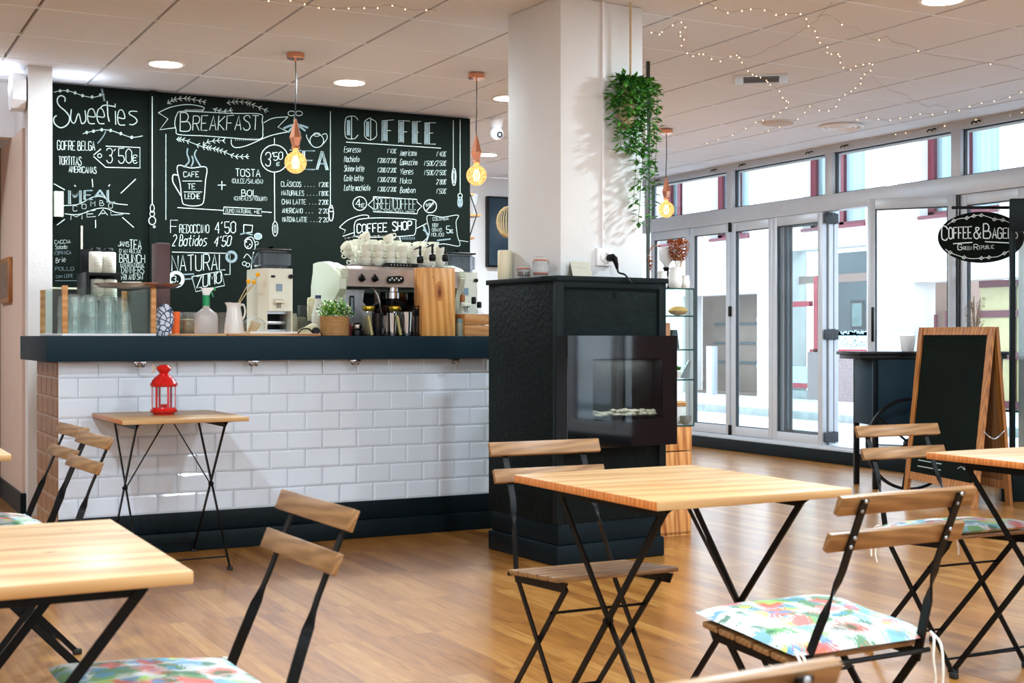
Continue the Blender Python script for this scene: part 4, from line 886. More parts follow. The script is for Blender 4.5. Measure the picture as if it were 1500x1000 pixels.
bm = B(); lathe(bm, [(.055, 0), (.055, -.02), (.05, -.024), (.045, -.07), (.03, -.085)], 24); link('mount', bm, WHITEP, t)
bm = B(); ball(bm, (0, 0, -.125), .055, 20); link('camera_head', bm, WHITEP, t)
bm = B(); lathe(bm, [(.024, 0), (.024, .012), (.012, .012), (.01, .004), (.001, .004)], 20); link('lens', bm, pbr('dark_lens', (60, 60, 66), .15), t, M=T(.0, 0, -.13) @ Matrix.Rotation(math.radians(100), 4, 'X') @ Matrix.Rotation(0, 4, 'Y') @ T(0, 0, .045))
t = thing('black_spotlight', 'small black ceiling spotlight at the left edge of the pillar', 'spotlight', (5.98, 11.0, CEIL))
bm = B(); tube(bm, [(0, 0, 0), (0, 0, -.06)], .008); tube(bm, [(-.05, 0, -.06), (.05, 0, -.09)], .035, 16); link('body', bm, BLACKP, t)
# cool tube light partly hidden by the column
t = thing('emergency_light', 'octagonal white wall light glowing cool white around the top of the column', 'light', (1.2, 8.95, 2.6))
def octo(r): return [(r*.62, -r), (r, -r*.55), (r, r*.55), (r*.62, r), (-r*.62, r), (-r, r*.55), (-r, -r*.55), (-r*.62, -r)]
bm = B(); prism(bm, octo(.11), -.1, -.02, 'x'); link('left_cap', bm, WHITEP, t, M=T(-.0, -.12, .06))
ld = bpy.data.lights.new('tube_light', 'AREA'); ld.shape = 'RECTANGLE'; ld.size = .25; ld.size_y = .1; ld.energy = 2; ld.color = (.8, .9, 1); lo = bpy.data.objects.new('tube_light', ld); col.objects.link(lo); lo.parent = t; lo.location = (-.25, -.05, .06); lo.rotation_euler = (PI, 0, 0)
lo2 = lo.copy(); lo2.data = ld.copy(); lo2.data.energy = .5; col.objects.link(lo2); lo2.location = (.32, -.02, .06)
# fairy lights along the ceiling
def fairy(lab, px, nb, z=CEIL-.012, seed=1, dots=True):
    rr = random.Random(seed); pts = [onZ(u, v, z) for u, v in px]; P_ = smooth([(x, y, z+rr.uniform(-.02, .006)) for x, y in pts], 6)
    P_ = [p+Vector((rr.uniform(-.006, .006), rr.uniform(-.006, .006), 0)) for p in P_]; org = P_[0].copy()
    t = thing('fairy_light_string', lab, 'string lights', org, 0, 'fairy light strings on the ceiling')
    bm = B(); tube(bm, [p-org for p in P_], .0009, 4); link('wire', bm, WIREM, t)
    for k in range(nb):
        f_ = (k+.5)/nb*(len(P_)-1); i = int(f_); p = P_[i].lerp(P_[min(i+1, len(P_)-1)], f_-i)-org
        if fairy.b is None: bm = B(); ball(bm, (0, 0, 0), .0036, 6); fairy.b = link('bulb', bm, SPARK, t); fairy.b.location = p+Vector((0, 0, -.004))
        else: b = fairy.b.copy(); col.objects.link(b); b.parent = t; b.location = p+Vector((0, 0, -.004))
fairy.b = None
fairy('fairy light string along the ceiling left of the pillar', [(380, -4), (420, 0), (445, 5), (470, 7), (498, 10), (524, 8), (550, 10), (575, 7), (600, 9), (640, 8)], 11, seed=1)
fairy('fairy light string crossing the top of the ceiling right of the pillar', [(1020, 3), (1040, 8), (1062, 12), (1085, 10), (1100, 13), (1124, 14), (1140, 21), (1158, 16), (1180, 19)], 9, seed=2)
fairy('looping fairy light string nearest the pillar', [(950, 41), (965, 48), (972, 41), (995, 30), (1003, 38), (994, 44), (1001, 50), (998, 68), (1012, 78), (1023, 75), (1033, 81), (1050, 88), (1071, 82), (1080, 79), (1085, 88), (1097, 101), (1106, 109), (1114, 113), (1124, 117), (1126, 121), (1142, 133), (1148, 142), (1155, 148), (1149, 158), (1138, 165), (1118, 172), (1103, 181), (1078, 194), (1050, 204), (1030, 212)], 40, seed=3)
fairy('fairy light string hanging in a loop before the fifth ceiling row', [(1180, 19), (1183, 31), (1197, 44), (1197, 55), (1213, 63), (1213, 75), (1225, 79), (1231, 82), (1231, 94), (1243, 98), (1255, 94), (1268, 90), (1278, 89), (1273, 100), (1262, 107), (1260, 122), (1252, 130), (1241, 136), (1230, 145), (1222, 155), (1204, 160), (1186, 154), (1175, 168), (1160, 180), (1140, 186), (1120, 190)], 34, seed=4)
fairy('fairy light string along the top of the window transoms', [(1305, 197), (1322, 194), (1335, 194), (1351, 191), (1368, 188), (1382, 184), (1398, 185), (1417, 179), (1431, 175), (1448, 173), (1469, 170), (1487, 164), (1502, 160)], 13, seed=5)
fairy('fairy light string from the air outlet towards the right edge', [(1228, 186), (1250, 178), (1264, 170), (1281, 171), (1300, 172), (1316, 172), (1332, 170), (1348, 166), (1366, 165), (1387, 163), (1407, 158), (1425, 154), (1444, 149), (1465, 144), (1486, 137), (1502, 131)], 16, seed=6)
fairy('bare copper wire crossing the ceiling to the upper right', [(1220, 0), (1195, 25), (1180, 40), (1150, 55), (1125, 70), (1108, 78), (1090, 79), (1080, 74)], 0, seed=7)
fairy('bare copper wire running right across the ceiling towards the windows', [(1195, 20), (1215, 24), (1240, 34), (1257, 41), (1272, 50), (1285, 55), (1298, 55), (1310, 58), (1332, 65), (1350, 74), (1365, 78), (1400, 84), (1440, 88), (1480, 98), (1500, 99)], 4, seed=8)
fairy('bare thin wire dangling between the air outlet and the window', [(1275, 107), (1290, 120), (1304, 128), (1315, 136), (1327, 135), (1335, 145), (1345, 150), (1360, 153), (1375, 152), (1390, 160)], 0, seed=9)

# ================================================================== bistro tables and chairs
def make_table(name, lab, x, y, rz=0, turned=False, group='folding bistro tables'):
    t = thing(name, lab, 'table', (x, y, 0), rz, group)
    bm = B(); box(bm, -.3, .3, -.35, .35, .713, .735, .003)
    top = link('tabletop', bm, [TOPW, TOPE], t)
    for p in top.data.polygons:
        if abs(p.normal.x) > .6: p.material_index = 1
    R_ = Matrix.Rotation(PI/2, 4, 'Z') if turned else None
    fo = .25 if turned else .212
    for s in (-1, 1):
        X_ = s*fo
        bm = B(); yy = .30 if not turned else .27
        prism(bm, [(-yy, .711), (yy, .711), (yy-.05, .682), (-yy+.05, .682)], X_-.002, X_+.002, 'x'); box(bm, X_-.014, X_+.014, -yy, yy, .708, .7125); link('top_rail', bm, STEEL, t, M=R_)
        for q, off in ((-1, .005), (1, -.005)):
            bm = B(); bar(bm, (X_+off, -q*.267 if not turned else -q*.24, .70), (X_+off, q*.305, .012), .018, .006, (0, 1, 0)); l = link('leg', bm, STEEL, t, M=R_)
            bm = B(); box(bm, X_+off-.012, X_+off+.012, q*.31-.015, q*.31+.015, 0, .014, .003); link('foot', bm, RUBBER, l, M=R_)
        bm = B(); tube(bm, [(X_-.012, 0, .384), (X_+.012, 0, .384)], .008, 8); link('pivot', bm, STEEL, t, M=R_)
        bm = B(); bar(bm, (s*.02, 0, .70), (X_-s*.008, 0, .39), .014, .004, (0, 1, 0)); link('brace', bm, STEEL, t, M=R_)
    for q in (-1, 1):
        bm = B(); tube(bm, [(-fo, q*.28, .06), (fo, q*.28, .06)], .004, 6); link('stretcher', bm, STEEL, t, M=R_)
    bm = B(); box(bm, -fo, fo, -.012, .012, .700, .712); link('cross_rail', bm, STEEL, t, M=R_)
    return t
make_table('bistro_table', 'small pine bistro table against the white tiles with the red lantern on it', 1.554, 6.565, math.radians(.7))
make_table('bistro_table', 'pine bistro table in the middle of the room before the black fireplace block', 2.035, 2.915, math.radians(.4))
make_table('bistro_table', 'pine bistro table at the bottom left corner, nearest the camera', .256, 2.518, math.radians(-.3), True)
make_table('bistro_table', 'pine bistro table cut by the right edge of the photo', 3.58, 2.90, 0)
make_table('bistro_table', 'pine bistro table of which only a corner shows at the left edge', .276, 4.948, 0)
WS, Z1, Y1, HS, DZ, DY = .19, .798, -.278, .042, .078, .032
def make_chair(lab, x, y, rz, group='folding bistro chairs'):
    t = thing('bistro_chair', lab, 'chair', (x, y, 0), rz, group)
    lx = .156; tilt = .355
    bm = B()
    for k in range(5):
        y0 = -.115+k*.0605; box(bm, -.197, .197, y0, y0+.052, 0, .014, .003)
    SM = Matrix.Translation((0, 0, .432)) @ Matrix.Rotation(math.radians(4.6), 4, 'X') @ Matrix.Translation((0, .10, .0))
    SM = Matrix.Translation((0, -.10, .430)) @ Matrix.Rotation(math.radians(4.6), 4, 'X') @ Matrix.Translation((0, .10, 0))
    link('seat', bm, SLAT, t, M=SM)
    for s in (-1, 1): bm = B(); prism(bm, [(-.13, -.002), (.19, -.002), (.17, -.03), (-.1, -.024)], s*.17-.002, s*.17+.002, 'x'); link('seat_frame', bm, STEEL, t, M=SM)
    bm = B(); tube(bm, [(-.185, -.145, .425), (.185, -.145, .425)], .006, 8); link('pivot_rod', bm, STEEL, t)
    for s in (-1, 1):
        # rising post: flat bar, twisted a quarter turn above the seat
        bm = B(); rings = []
        for f_ in [0, .1, .25, .36, .42, .46, .5, .54, .6, .7, .85, 1]:
            z = .40+f_*(.792-.40); yv = -.128+(-.283+.128)*((z-.40)/.392)**1.12; xv = s*(lx+.006-.027*min(1, max(0, (f_-.1)/.5)))
            a = PI/2*(1-min(1, max(0, (f_-.36)/.18))); n1 = Vector((math.cos(a), math.sin(a), 0)); n2 = Vector((-math.sin(a), math.cos(a), 0)); w2, t2 = (.0115 if f_ < .5 else .0095), .0026
            rings.append([Vector((xv, yv, z))+n1*w2*i+n2*t2*j for i, j in ((-1, -1), (1, -1), (1, 1), (-1, 1))])
        loft(bm, rings); link('back_post', bm, STEEL, t)
        bm = B(); bar(bm, (s*(lx+.004), -.128, .405), (s*(lx+.004), .185, .01), .019, .005, (0, 1, 0)); l = link('leg', bm, STEEL, t)
        bm = B(); box(bm, s*(lx+.004)-.01, s*(lx+.004)+.01, .172, .2, 0, .02, .004); link('foot', bm, RUBBER, l)
        bm = B(); bar(bm, (s*(lx-.006), .148, .43), (s*(lx-.006), -.24, .01), .019, .005, (0, 1, 0)); l = link('leg', bm, STEEL, t)
        bm = B(); box(bm, s*(lx-.006)-.01, s*(lx-.006)+.01, -.258, -.228, 0, .02, .004); link('foot', bm, RUBBER, l)
    for (yy, z, nm) in ((.062, .345, 'stretcher'), (-.205, .055, 'stretcher'), (.15, .055, 'stretcher')):
        bm = B(); tube(bm, [(-lx, yy, z), (lx, yy, z)], .0042, 6); link(nm, bm, STEEL, t)
    for k in range(2):
        zt = Z1-k*DZ; yc = Y1+k*DY; bm = B(); box(bm, -WS, WS, -.004, .011, -HS, 0, .002)
        l = link('back_slat', bm, SLAT, t, M=Matrix.Translation((0, yc+.002, zt)) @ Matrix.Rotation(math.radians(-tilt*57.3*.0+20), 4, 'X') if False else Matrix.Translation((0, yc+.004, zt)) @ Matrix.Rotation(math.radians(22), 4, 'X'))
        for s in (-1, 1):
            for q in (0, 1):
                bm = B(); ball(bm, (0, 0, 0), .0048, 8, (1, .5, 1)); o = link('bolt', bm, BRUSHED, l); o.location = (s*(lx-.021), yc-.008+(.006 if q else -.0)+.006*q, zt-.010-.02*q)
    return t
CH = [('bare wooden folding chair behind the middle table, facing the camera, without a cushion', 1.984, 3.282, 178.5),
 ('folding chair with a floral cushion behind the right hand table, facing the camera', 3.475, 3.33, 177.2),
 ('folding chair with a floral cushion seen from behind, bolts showing on its slats', 2.007, 2.307, .8),
 ('folding chair beside the near left table, its floral cushion cut by the bottom edge', .612, 2.474, 92.3),
 ('nearer of the two folding chairs at the left, beside the lantern table', .557, 4.48, 94.7),
 ('farther of the two folding chairs at the left, with a floral cushion', .569, 4.966, 95.2),
 ('blurred folding chair whose top slat just shows at the bottom edge', .705, 1.275, 1.5)]
for k, (lab, x, y, r) in enumerate(CH): make_chair(lab, x, y, math.radians(r))
def make_cushion(lab, x, y, rz):
    t = thing('seat_cushion', lab, 'cushion', (x, y, .0), rz, 'floral seat cushions')
    bm = B(); n1, n2 = 22, 20; top = []; bot = []
    ph = rnd.uniform(0, 6)
    for sgn, lst in ((1, top), (-1, bot)):
        for j in range(n2+1):
            row = []
            for i in range(n1+1):
                a, b_ = -1+2*i/n1, -1+2*j/n2; ed = (1-abs(a)**4)*(1-abs(b_)**4); sq = 1-.035*(a*a*b_*b_)
                pinch = 1-.035*(abs(a*b_))**3
                xx = a*.205*pinch*(1-.03*(1-abs(b_))); yy = .03+b_*.182*pinch*(1-.03*(1-abs(a)))
                hz = .024*max(ed, 0)**.45
                zz = (hz*(1+.12*math.sin(a*7+ph)*math.cos(b_*6)) if sgn > 0 else -hz*.55)
                row.append((xx, yy, zz))
            lst.append(row)
    VT = [[bm.verts.new(p) for p in r] for r in top]; VB = [[(VT[j][i] if i in (0, n1) or j in (0, n2) else bm.verts.new(p)) for i, p in enumerate(r)] for j, r in enumerate(bot)]
    for V_, fl in ((VT, 0), (VB, 1)):
        for j in range(n2):
            for i in range(n1):
                q = [V_[j][i], V_[j][i+1], V_[j+1][i+1], V_[j+1][i]]; bm.faces.new(q[::-1] if fl else q)
    SM = Matrix.Translation((0, -.10, .4575)) @ Matrix.Rotation(math.radians(4.6), 4, 'X') @ Matrix.Translation((0, .10, 0))
    link('cushion_body', bm, FABRIC, t, M=SM)
    for s in (-1, 1):
        bm = B(); tube(bm, smooth([(s*.195, -.14, .462), (s*.187, -.158, .452), (s*.18, -.163, .41), (s*.19, -.16, .36), (s*.186, -.155, .33)], 4), .003, 6); tube(bm, smooth([(s*.195, -.14, .462), (s*.2, -.165, .44), (s*.197, -.175, .39), (s*.2, -.17, .35)], 4), .003, 6); link('tie', bm, pbr('white_ribbon', (226, 224, 214), .8) if 'white_ribbon' not in MATS else MATS['white_ribbon'], t)
for k, lab in ((2, 'floral cushion on the chair seen from behind at the middle table'), (1, 'floral cushion on the chair behind the right hand table'), (3, 'floral cushion at the bottom edge, on the chair beside the near left table'), (5, 'floral cushion on the farther left chair, at the left edge')):
    _, x, y, r = CH[k]; make_cushion(lab, x, y, math.radians(r))
# red lantern
lx_, ly_ = onZ(240, 607, .735)
t = thing('lantern', 'red metal candle lantern with glass panes on the small table', 'lantern', (lx_, ly_, .735))
bm = B(); lathe(bm, [(.05, 0), (.052, .006), (.066, .014), (.068, .02), (.06, .03), (.058, .036), (.02, .04)], 28); link('base', bm, RED, t)
bm = B(); lathe(bm, [(.062, .138), (.066, .142), (.068, .152), (.062, .157), (.055, .172), (.04, .188), (.028, .196), (.026, .200), (.022, .203), (.024, .208), (.036, .222), (.0385, .228), (.034, .236), (.02, .245), (.005, .248)], 28); link('roof', bm, RED, t)
for k in range(6):
    a = k*PI/3+.15; bm = B(); box(bm, -.005, .005, -.002, .002, .034, .142); link('post', bm, RED, t, M=Matrix.Rotation(a, 4, 'Z') @ Matrix.Translation((0, -.056, 0)))
bm = B(); lathe(bm, [(.053, .036), (.053, .14)], 6, cap=False); link('glass_panes', bm, CLEAR, t, M=Matrix.Rotation(.15+PI/6, 4, 'Z'))
bm = B(); lathe(bm, [(.018, .038), (.019, .05), (.017, .052), (.001, .05)], 16); link('tealight', bm, RED, t)
bm = B(); tube(bm, smooth([(-.037, 0, .228), (-.047, 0, .235), (-.05, 0, .225), (-.045, 0, .215)], 4), .003, 6); tube(bm, [(-.045, 0, .236), (-.055, .005, .244)], .003, 6); tube(bm, [(-.048, 0, .222), (-.056, 0, .205)], .003, 6); link('string_bow', bm, STRAW, t)

# ================================================================== things on the bar counter
def cp(u, Y): return (wx(u, Y), Y, CT)
def px_m(Y, u): X = wx(u, Y); return (X*SI+Y*CO)/F        # metres per picture column at that place
# glass rack
t = thing('glass_rack', 'glass sided box with oak posts full of upturned tumblers on the bar', 'rack', (1.10, 6.87, CT))
gx1 = wx(229, 6.87)-1.10; gd = .74; gh = .252
bm = B(); box(bm, 0, gx1, 0, gd, 0, .012, .002); link('base_board', bm, WHITEP, t)
for a, b_ in ((0, 0), (gx1-.026, 0), (0, gd-.026), (gx1-.026, gd-.026)):
    bm = B(); box(bm, a, a+.026, b_, b_+.026, .012, gh, .002); link('post', bm, CRATEW, t)
bm = B(); box(bm, .026, gx1-.026, .004, .009, .014, gh-.004); link('front_pane', bm, CLEARG, t)
bm = B(); box(bm, .004, .009, .026, gd-.026, .014, gh-.004); link('side_pane', bm, CLEARG, t)
bm = B(); box(bm, gx1-.009, gx1-.004, .026, gd-.026, .014, gh-.004); link('side_pane', bm, CLEARG, t)
bm = B(); box(bm, .026, gx1-.026, gd-.01, gd-.006, .014, gh-.004); link('back_pane', bm, CLEARG, t)
g0 = None
for j in range(4):
    for i in range(5):
        for k in range(2):
            hgt = .112
            x = 1.10+.072+i*.084+(.01 if j % 2 else 0); y = 6.87+.085+j*.125; z = CT+.014+k*(.085 if i != 3 else .078)
            if k == 1 and (i*3+j*5) % 7 == 2: continue
            if x > 1.10+gx1-.07: continue
            lab = 'clear tumbler upside down in the glass sided rack'
            if g0 is None:
                bm = B(); lathe(bm, [(.036, 0), (.0335, .05), (.028, hgt-.004), (.025, hgt), (.001, hgt-.002)], 18, cap=False); lathe(bm, [(.034, .0), (.0315, .05), (.026, hgt-.012), (.001, hgt-.012)], 18, cap=False)
                g0 = tag(link('tumbler', bm, DRINK), lab, 'glass', 'tumblers in the glass rack'); g0.location = (x, y, z)
            else: dup(g0, (x, y, z))
t = thing('copper_tray', 'round copper serving tray lying on the right end of the glass rack', 'tray', (wx(203, 7.0), 7.02, CT+gh))
bm = B(); lathe(bm, [(.05, 0), (.19, .0), (.215, .014), (.222, .016), (.222, .019), (.213, .018), (.188, .004), (.001, .004)], 40); link('tray', bm, COPPERD, t)
# dark plum panel, oven mitt, orange cup, jars, spray bottle
t = thing('menu_box', 'tall dark plum menu box standing behind the copper tray', 'panel', cp(240, 7.38))
bm = B(); box(bm, -.04, .035, 0, .12, 0, .515, .003); link('panel', bm, BROWN, t)
MITT = pbr('blue_white_tile_print_fabric', (214, 220, 232), .8, var=.1)
def mittmat():
    m, nt, b, N, L = nodes('blue_print_fabric'); tc = N.new('ShaderNodeTexCoord'); v = N.new('ShaderNodeTexVoronoi'); v.feature = 'DISTANCE_TO_EDGE'; v.inputs['Scale'].default_value = 38; L.new(tc.outputs['Object'], v.inputs['Vector'])
    r = ramp(N, [(.06, (40, 60, 100)), (.14, (216, 222, 234))]); L.new(v.outputs['Distance'], r.inputs[0]); L.new(r.outputs[0], b.inputs['Base Color']); b.inputs['Roughness'].default_value = .85; return m
MITT = mittmat()
t = thing('oven_mitt', 'blue and white patterned oven mitts leaning beside the glass rack', 'oven mitt', cp(241, 6.98))
bm = B(); prism(bm, [(-.045, .07), (-.04, .14), (-.02, .166), (.015, .168), (.04, .14), (.048, .09), (.042, .045), (.03, .03), (-.02, .04)], -.012, .012, 'y'); bmesh.ops.bevel(bm, geom=list(bm.edges), offset=.005, segments=2, affect='EDGES'); link('front_mitt', bm, MITT, t)
bm = B(); prism(bm, [(-.04, .0), (.03, .0), (.035, .03), (.0, .07), (-.045, .09)], -.02, .006, 'y'); bmesh.ops.bevel(bm, geom=list(bm.edges), offset=.004, segments=2, affect='EDGES'); link('back_mitt', bm, MITT, t)
t = thing('orange_cup', 'orange plastic box between the oven mitts and the glass jar', 'box', cp(257, 7.1))
bm = B(); lathe(bm, [(.02, .012), (.024, .13), (.022, .13), (.018, .016)], 20, cap=True); link('cup', bm, ORANGE, t)
# thin boards on the bar
for u0, u1, Y0_, Y1_, h, lab in ((250, 332, 6.90, 7.1, .011, 'thin pale wooden board under the spray bottle'), (334, 470, 6.90, 7.5, .013, 'long cutting board under the jug and grinder')):
    x0, x1 = wx(u0, Y0_), wx(u1, Y0_); bm = B(); box(bm, 0, x1-x0, 0, Y1_-Y0_, 0, h, .002); o = tag(link('wooden_board', bm, CUTW), lab, 'board'); o.location = (x0, Y0_, CT)
SEED = pbr('green_brown_seed_mix', (130, 120, 84), .8, var=.5, scale=140)
t = thing('seed_jar', 'wide glass jar of seeds behind the spray bottle', 'jar', cp(275, 7.22))
bm = B(); lathe(bm, [(.05, .012), (.055, .02), (.055, .1), (.045, .12), (.045, .13), (.042, .13), (.042, .118), (.052, .098)], 24); link('jar_body', bm, DRINK, t)
bm = B(); lathe(bm, [(.05, .014), (.05, .09), (.001, .095)], 20); link('contents', bm, SEED, t)
t = thing('empty_jar', 'clear glass jar between the spray bottle and the white jug', 'jar', cp(325, 7.2))
bm = B(); lathe(bm, [(.03, .013), (.036, .02), (.036, .11), (.03, .12), (.033, .13), (.030, .13)], 24); link('jar_body', bm, DRINK, t)
t = thing('spray_bottle', 'white translucent spray bottle with a green collar and trigger', 'spray bottle', (wx(302, 6.99), 6.99, CT+.011))
bm = B(); lathe(bm, [(.058, 0), (.062, .005), (.063, .085), (.055, .11), (.03, .128), (.018, .14), (.0175, .16)], 28, sy=.75); link('bottle', bm, MILKY, t)
bm = B(); lathe(bm, [(.0185, .150), (.0185, .205), (.015, .206)], 24); link('collar', bm, GREENP, t)
bm = B(); prism(bm, [(-.028, .245), (.038, .247), (.038, .236), (.02, .225), (.016, .205), (-.016, .205), (-.018, .225)], -.011, .011, 'y'); bmesh.ops.bevel(bm, geom=list(bm.edges), offset=.002, segments=1, affect='EDGES'); link('spray_head', bm, WHITEP, t)
bm = B(); prism(bm, [(.02, .232), (.028, .232), (.04, .198), (.036, .196)], -.006, .006, 'y'); box(bm, .036, .05, -.009, .009, .232, .249, .002); link('trigger', bm, GREENP, t)
t = thing('ceramic_jug', 'tall white ceramic jug holding yellow ball flowers', 'jug', (wx(343, 7.0), 7.0, CT+.013))
bm = B(); lathe(bm, [(.052, 0), (.054, .006), (.046, .08), (.036, .13), (.034, .145), (.039, .165), (.036, .165), (.031, .145), (.034, .12), (.04, .06), (.001, .02)], 32); R_ = [v for v in bm.verts if v.co.z > .15]
for v in bm.verts:
    if v.co.z > .12 and v.co.x < -.02: v.co.x -= (v.co.z-.12)*.28; v.co.z += .002
link('jug_body', bm, CERAM, t)
bm = B(); tube(bm, smooth([(.034, 0, .15), (.05, 0, .157), (.06, 0, .13), (.058, 0, .1), (.046, 0, .075)], 5), [.005]*21, 8); link('handle', bm, CERAM, t)
fl = None
for k, (u, v) in enumerate(((364, 412), (372, 413), (377.5, 402))):
    X, Z = onY(u, v, 7.03); bX = wx(343, 7.0); ox, oz = X-bX, Z-CT-.013
    o = thing('ball_flower', ('leftmost of three yellow ball flowers in the white jug', 'middle yellow ball flower in the white jug', 'highest yellow ball flower in the white jug')[k], 'flower', (bX, 7.0, CT+.013), 0)
    bm = B(); ball(bm, (ox, .03, oz), .0125, 14); link('flower_head', bm, YELLOW, o)
    bm = B(); tube(bm, smooth([(-.02+.006*k, 0, .035), (.012+.003*k, .005, .14), (ox, .03, oz-.01)], 5), .0022, 6); link('stem', bm, STRAW, o)
t = thing('sandwich_bag', 'clear crumpled bag of pale sticks between the jug and the grinder', 'bag', cp(371, 7.1)); t.location.z = CT+.013
bm = B(); bmesh.ops.create_icosphere(bm, subdivisions=3, radius=.07)
for v in bm.verts: v.co = Vector((v.co.x*.95, v.co.y*.6, max(0, v.co.z*.72+.045)))*(1+rnd.uniform(-.06, .06)); v.co.z = max(v.co.z, 0)
link('bag_film', bm, DRINK, t)
for k in range(5): bm = B(); tube(bm, [(-.03+k*.01, 0, .01), (-.005+k*.012, .01, .07-.004*k)], .005, 6); link('breadstick', bm, STRAW, t)
# small white and grey things left of the plant
t = thing('cup_stack', 'stack of grey paper cups right of the grinder', 'cups', cp(441, 7.35))
bm = B()
for k in range(16): lathe(bm, [(.031, .01+k*.006), (.034, .015+k*.006)], 20, cap=False)
lathe(bm, [(.027, 0), (.03, .11), (.001, .11)], 20); link('cups', bm, pbr('grey_green_paper', (128, 134, 120), .7), t)
t = thing('cup_lid_stack', 'dark stack of lids on the grey paper cups', 'lids', (wx(443, 7.35), 7.35, CT+.112))
bm = B(); lathe(bm, [(.024, 0), (.027, .06), (.025, .065)], 20); link('lids', bm, pbr('charcoal_card', (48, 50, 50), .7), t)
t = thing('cup_stack', 'shorter stack of grey paper cups behind the white bottle', 'cups', cp(455, 7.4))
bm = B()
for k in range(12): lathe(bm, [(.028, .01+k*.006), (.031, .015+k*.006)], 20, cap=False)
lathe(bm, [(.025, 0), (.027, .085), (.001, .085)], 20); link('cups', bm, MATS['grey_green_paper'], t)
t = thing('milk_bottle', 'white conical bottle with a navy cap left of the potted plant', 'bottle', cp(466, 7.2))
bm = B(); lathe(bm, [(.034, 0), (.036, .08), (.036, .115), (.014, .215), (.014, .22)], 24); link('bottle', bm, pbr('matt_white_glass', (206, 206, 198), .35), t)
bm = B(); lathe(bm, [(.017, .215), (.017, .232), (.014, .234)], 20); link('cap', bm, pbr('navy_plastic', (34, 44, 86), .4), t)
t = thing('spice_shaker', 'small cream floral shaker behind the white bottle', 'shaker', cp(456, 7.38)); t.location.z = CT+.0895
bm = B(); lathe(bm, [(.022, 0), (.024, .07), (.024, .12), (.02, .135), (.001, .138)], 20); link('shaker', bm, pbr('mottled_cream', (206, 196, 164), .6, var=.4, scale=60), t)
t = thing('ceramic_jar', 'speckled grey jar tucked beside the grinder', 'jar', cp(430, 7.3))
bm = B(); lathe(bm, [(.02, 0), (.022, .1), (.016, .13), (.001, .13)], 16); link('jar', bm, pbr('speckled_grey', (150, 150, 134), .6, var=.4, scale=90), t)
t = thing('cloth_bundle', 'cream cloth with a coiled black cable in front of the bottles', 'cloth', (wx(455, 6.98), 6.98, CT))
bm = B(); bmesh.ops.create_icosphere(bm, subdivisions=3, radius=.06)
for v in bm.verts: v.co = Vector((v.co.x*1.1, v.co.y*.7, max(0, v.co.z*.75+.018+.012*math.sin(v.co.x*50)))) + Vector((0, .03, 0))
link('cloth', bm, pbr('cream_cloth', (206, 204, 170), .9, bump=.5, bscale=30), t)
bm = B(); tube(bm, smooth([(-.085, -.02, .003), (-.06, -.02, .035), (-.02, -.02, .04), (.005, -.02, .02), (.01, -.02, .003)], 6), .004, 6); link('cable', bm, BLACKP, t)
bm = B(); lathe(bm, [(.001, -.01), (.02, -.01), (.02, .01), (.001, .01)], 20); link('cable_reel', bm, BLACKP, t, M=T(.022, -.025, .028) @ Matrix.Rotation(PI/2, 4, 'X'))
# potted plant in woven basket
t = thing('potted_plant', 'bushy green plant with white flowers in a woven basket pot', 'plant', (wx(490, 7.0), 7.0, CT))
bm = B(); uv = bm.loops.layers.uv.new('UVMap'); rings = []; seg = 36
for r, z in ((.078, 0), (.082, .004), (.082, .108), (.079, .110), (.074, .105)): rings.append([bm.verts.new((r*math.cos(2*PI*k/seg), r*math.sin(2*PI*k/seg), z)) for k in range(seg)])
for a in range(len(rings)-1):
    for k in range(seg):
        f = bm.faces.new((rings[a][k], rings[a][(k+1) % seg], rings[a+1][(k+1) % seg], rings[a+1][k]))
        for lp, (uu, vv) in zip(f.loops, ((k/seg, a), (((k+1)/seg), a), (((k+1)/seg), a+1), (k/seg, a+1))): z = (0, .004, .108, .11, .105)[vv]; lp[uv].uv = (uu*2.0, z*9)
bm.faces.new(rings[0]); bm.faces.new(rings[-1])
link('basket_pot', bm, WEAVE, t)
bm = B()
for k in range(620):
    a, el_ = rnd.uniform(0, 2*PI), rnd.random(); d = Vector((math.cos(a)*math.sqrt(1-(el_*.95)**2), math.sin(a)*math.sqrt(1-(el_*.95)**2), el_)); rr = rnd.uniform(.35, 1)
    p = Vector((d.x*.105*rr, d.y*.09*rr, .105+d.z*.085*rr+rnd.uniform(-.005, .012)))
    leafmesh(bm, p, d+Vector((rnd.uniform(-.6, .6), rnd.uniform(-.6, .6), rnd.uniform(-.2, .7))), rnd.uniform(.014, .026), rnd.uniform(.005, .008), mi=rnd.choice([0, 0, 1, 2]))
link('foliage', bm, [LEAF, LEAFD, LEAFL], t, flat=True)
bm = B()
for k in range(60):
    a, el_ = rnd.uniform(0, 2*PI), rnd.random(); d = Vector((math.cos(a)*math.sqrt(1-el_**2), math.sin(a)*math.sqrt(1-el_**2), el_)); p = Vector((d.x*.108, d.y*.095, .108+d.z*.09))
    for q in range(5): b_ = q*2*PI/5; leafmesh(bm, p, (math.cos(b_), math.sin(b_)*.7, .5*math.sin(b_)+.2), .007, .003)
link('flowers', bm, PETAL, t, flat=True)
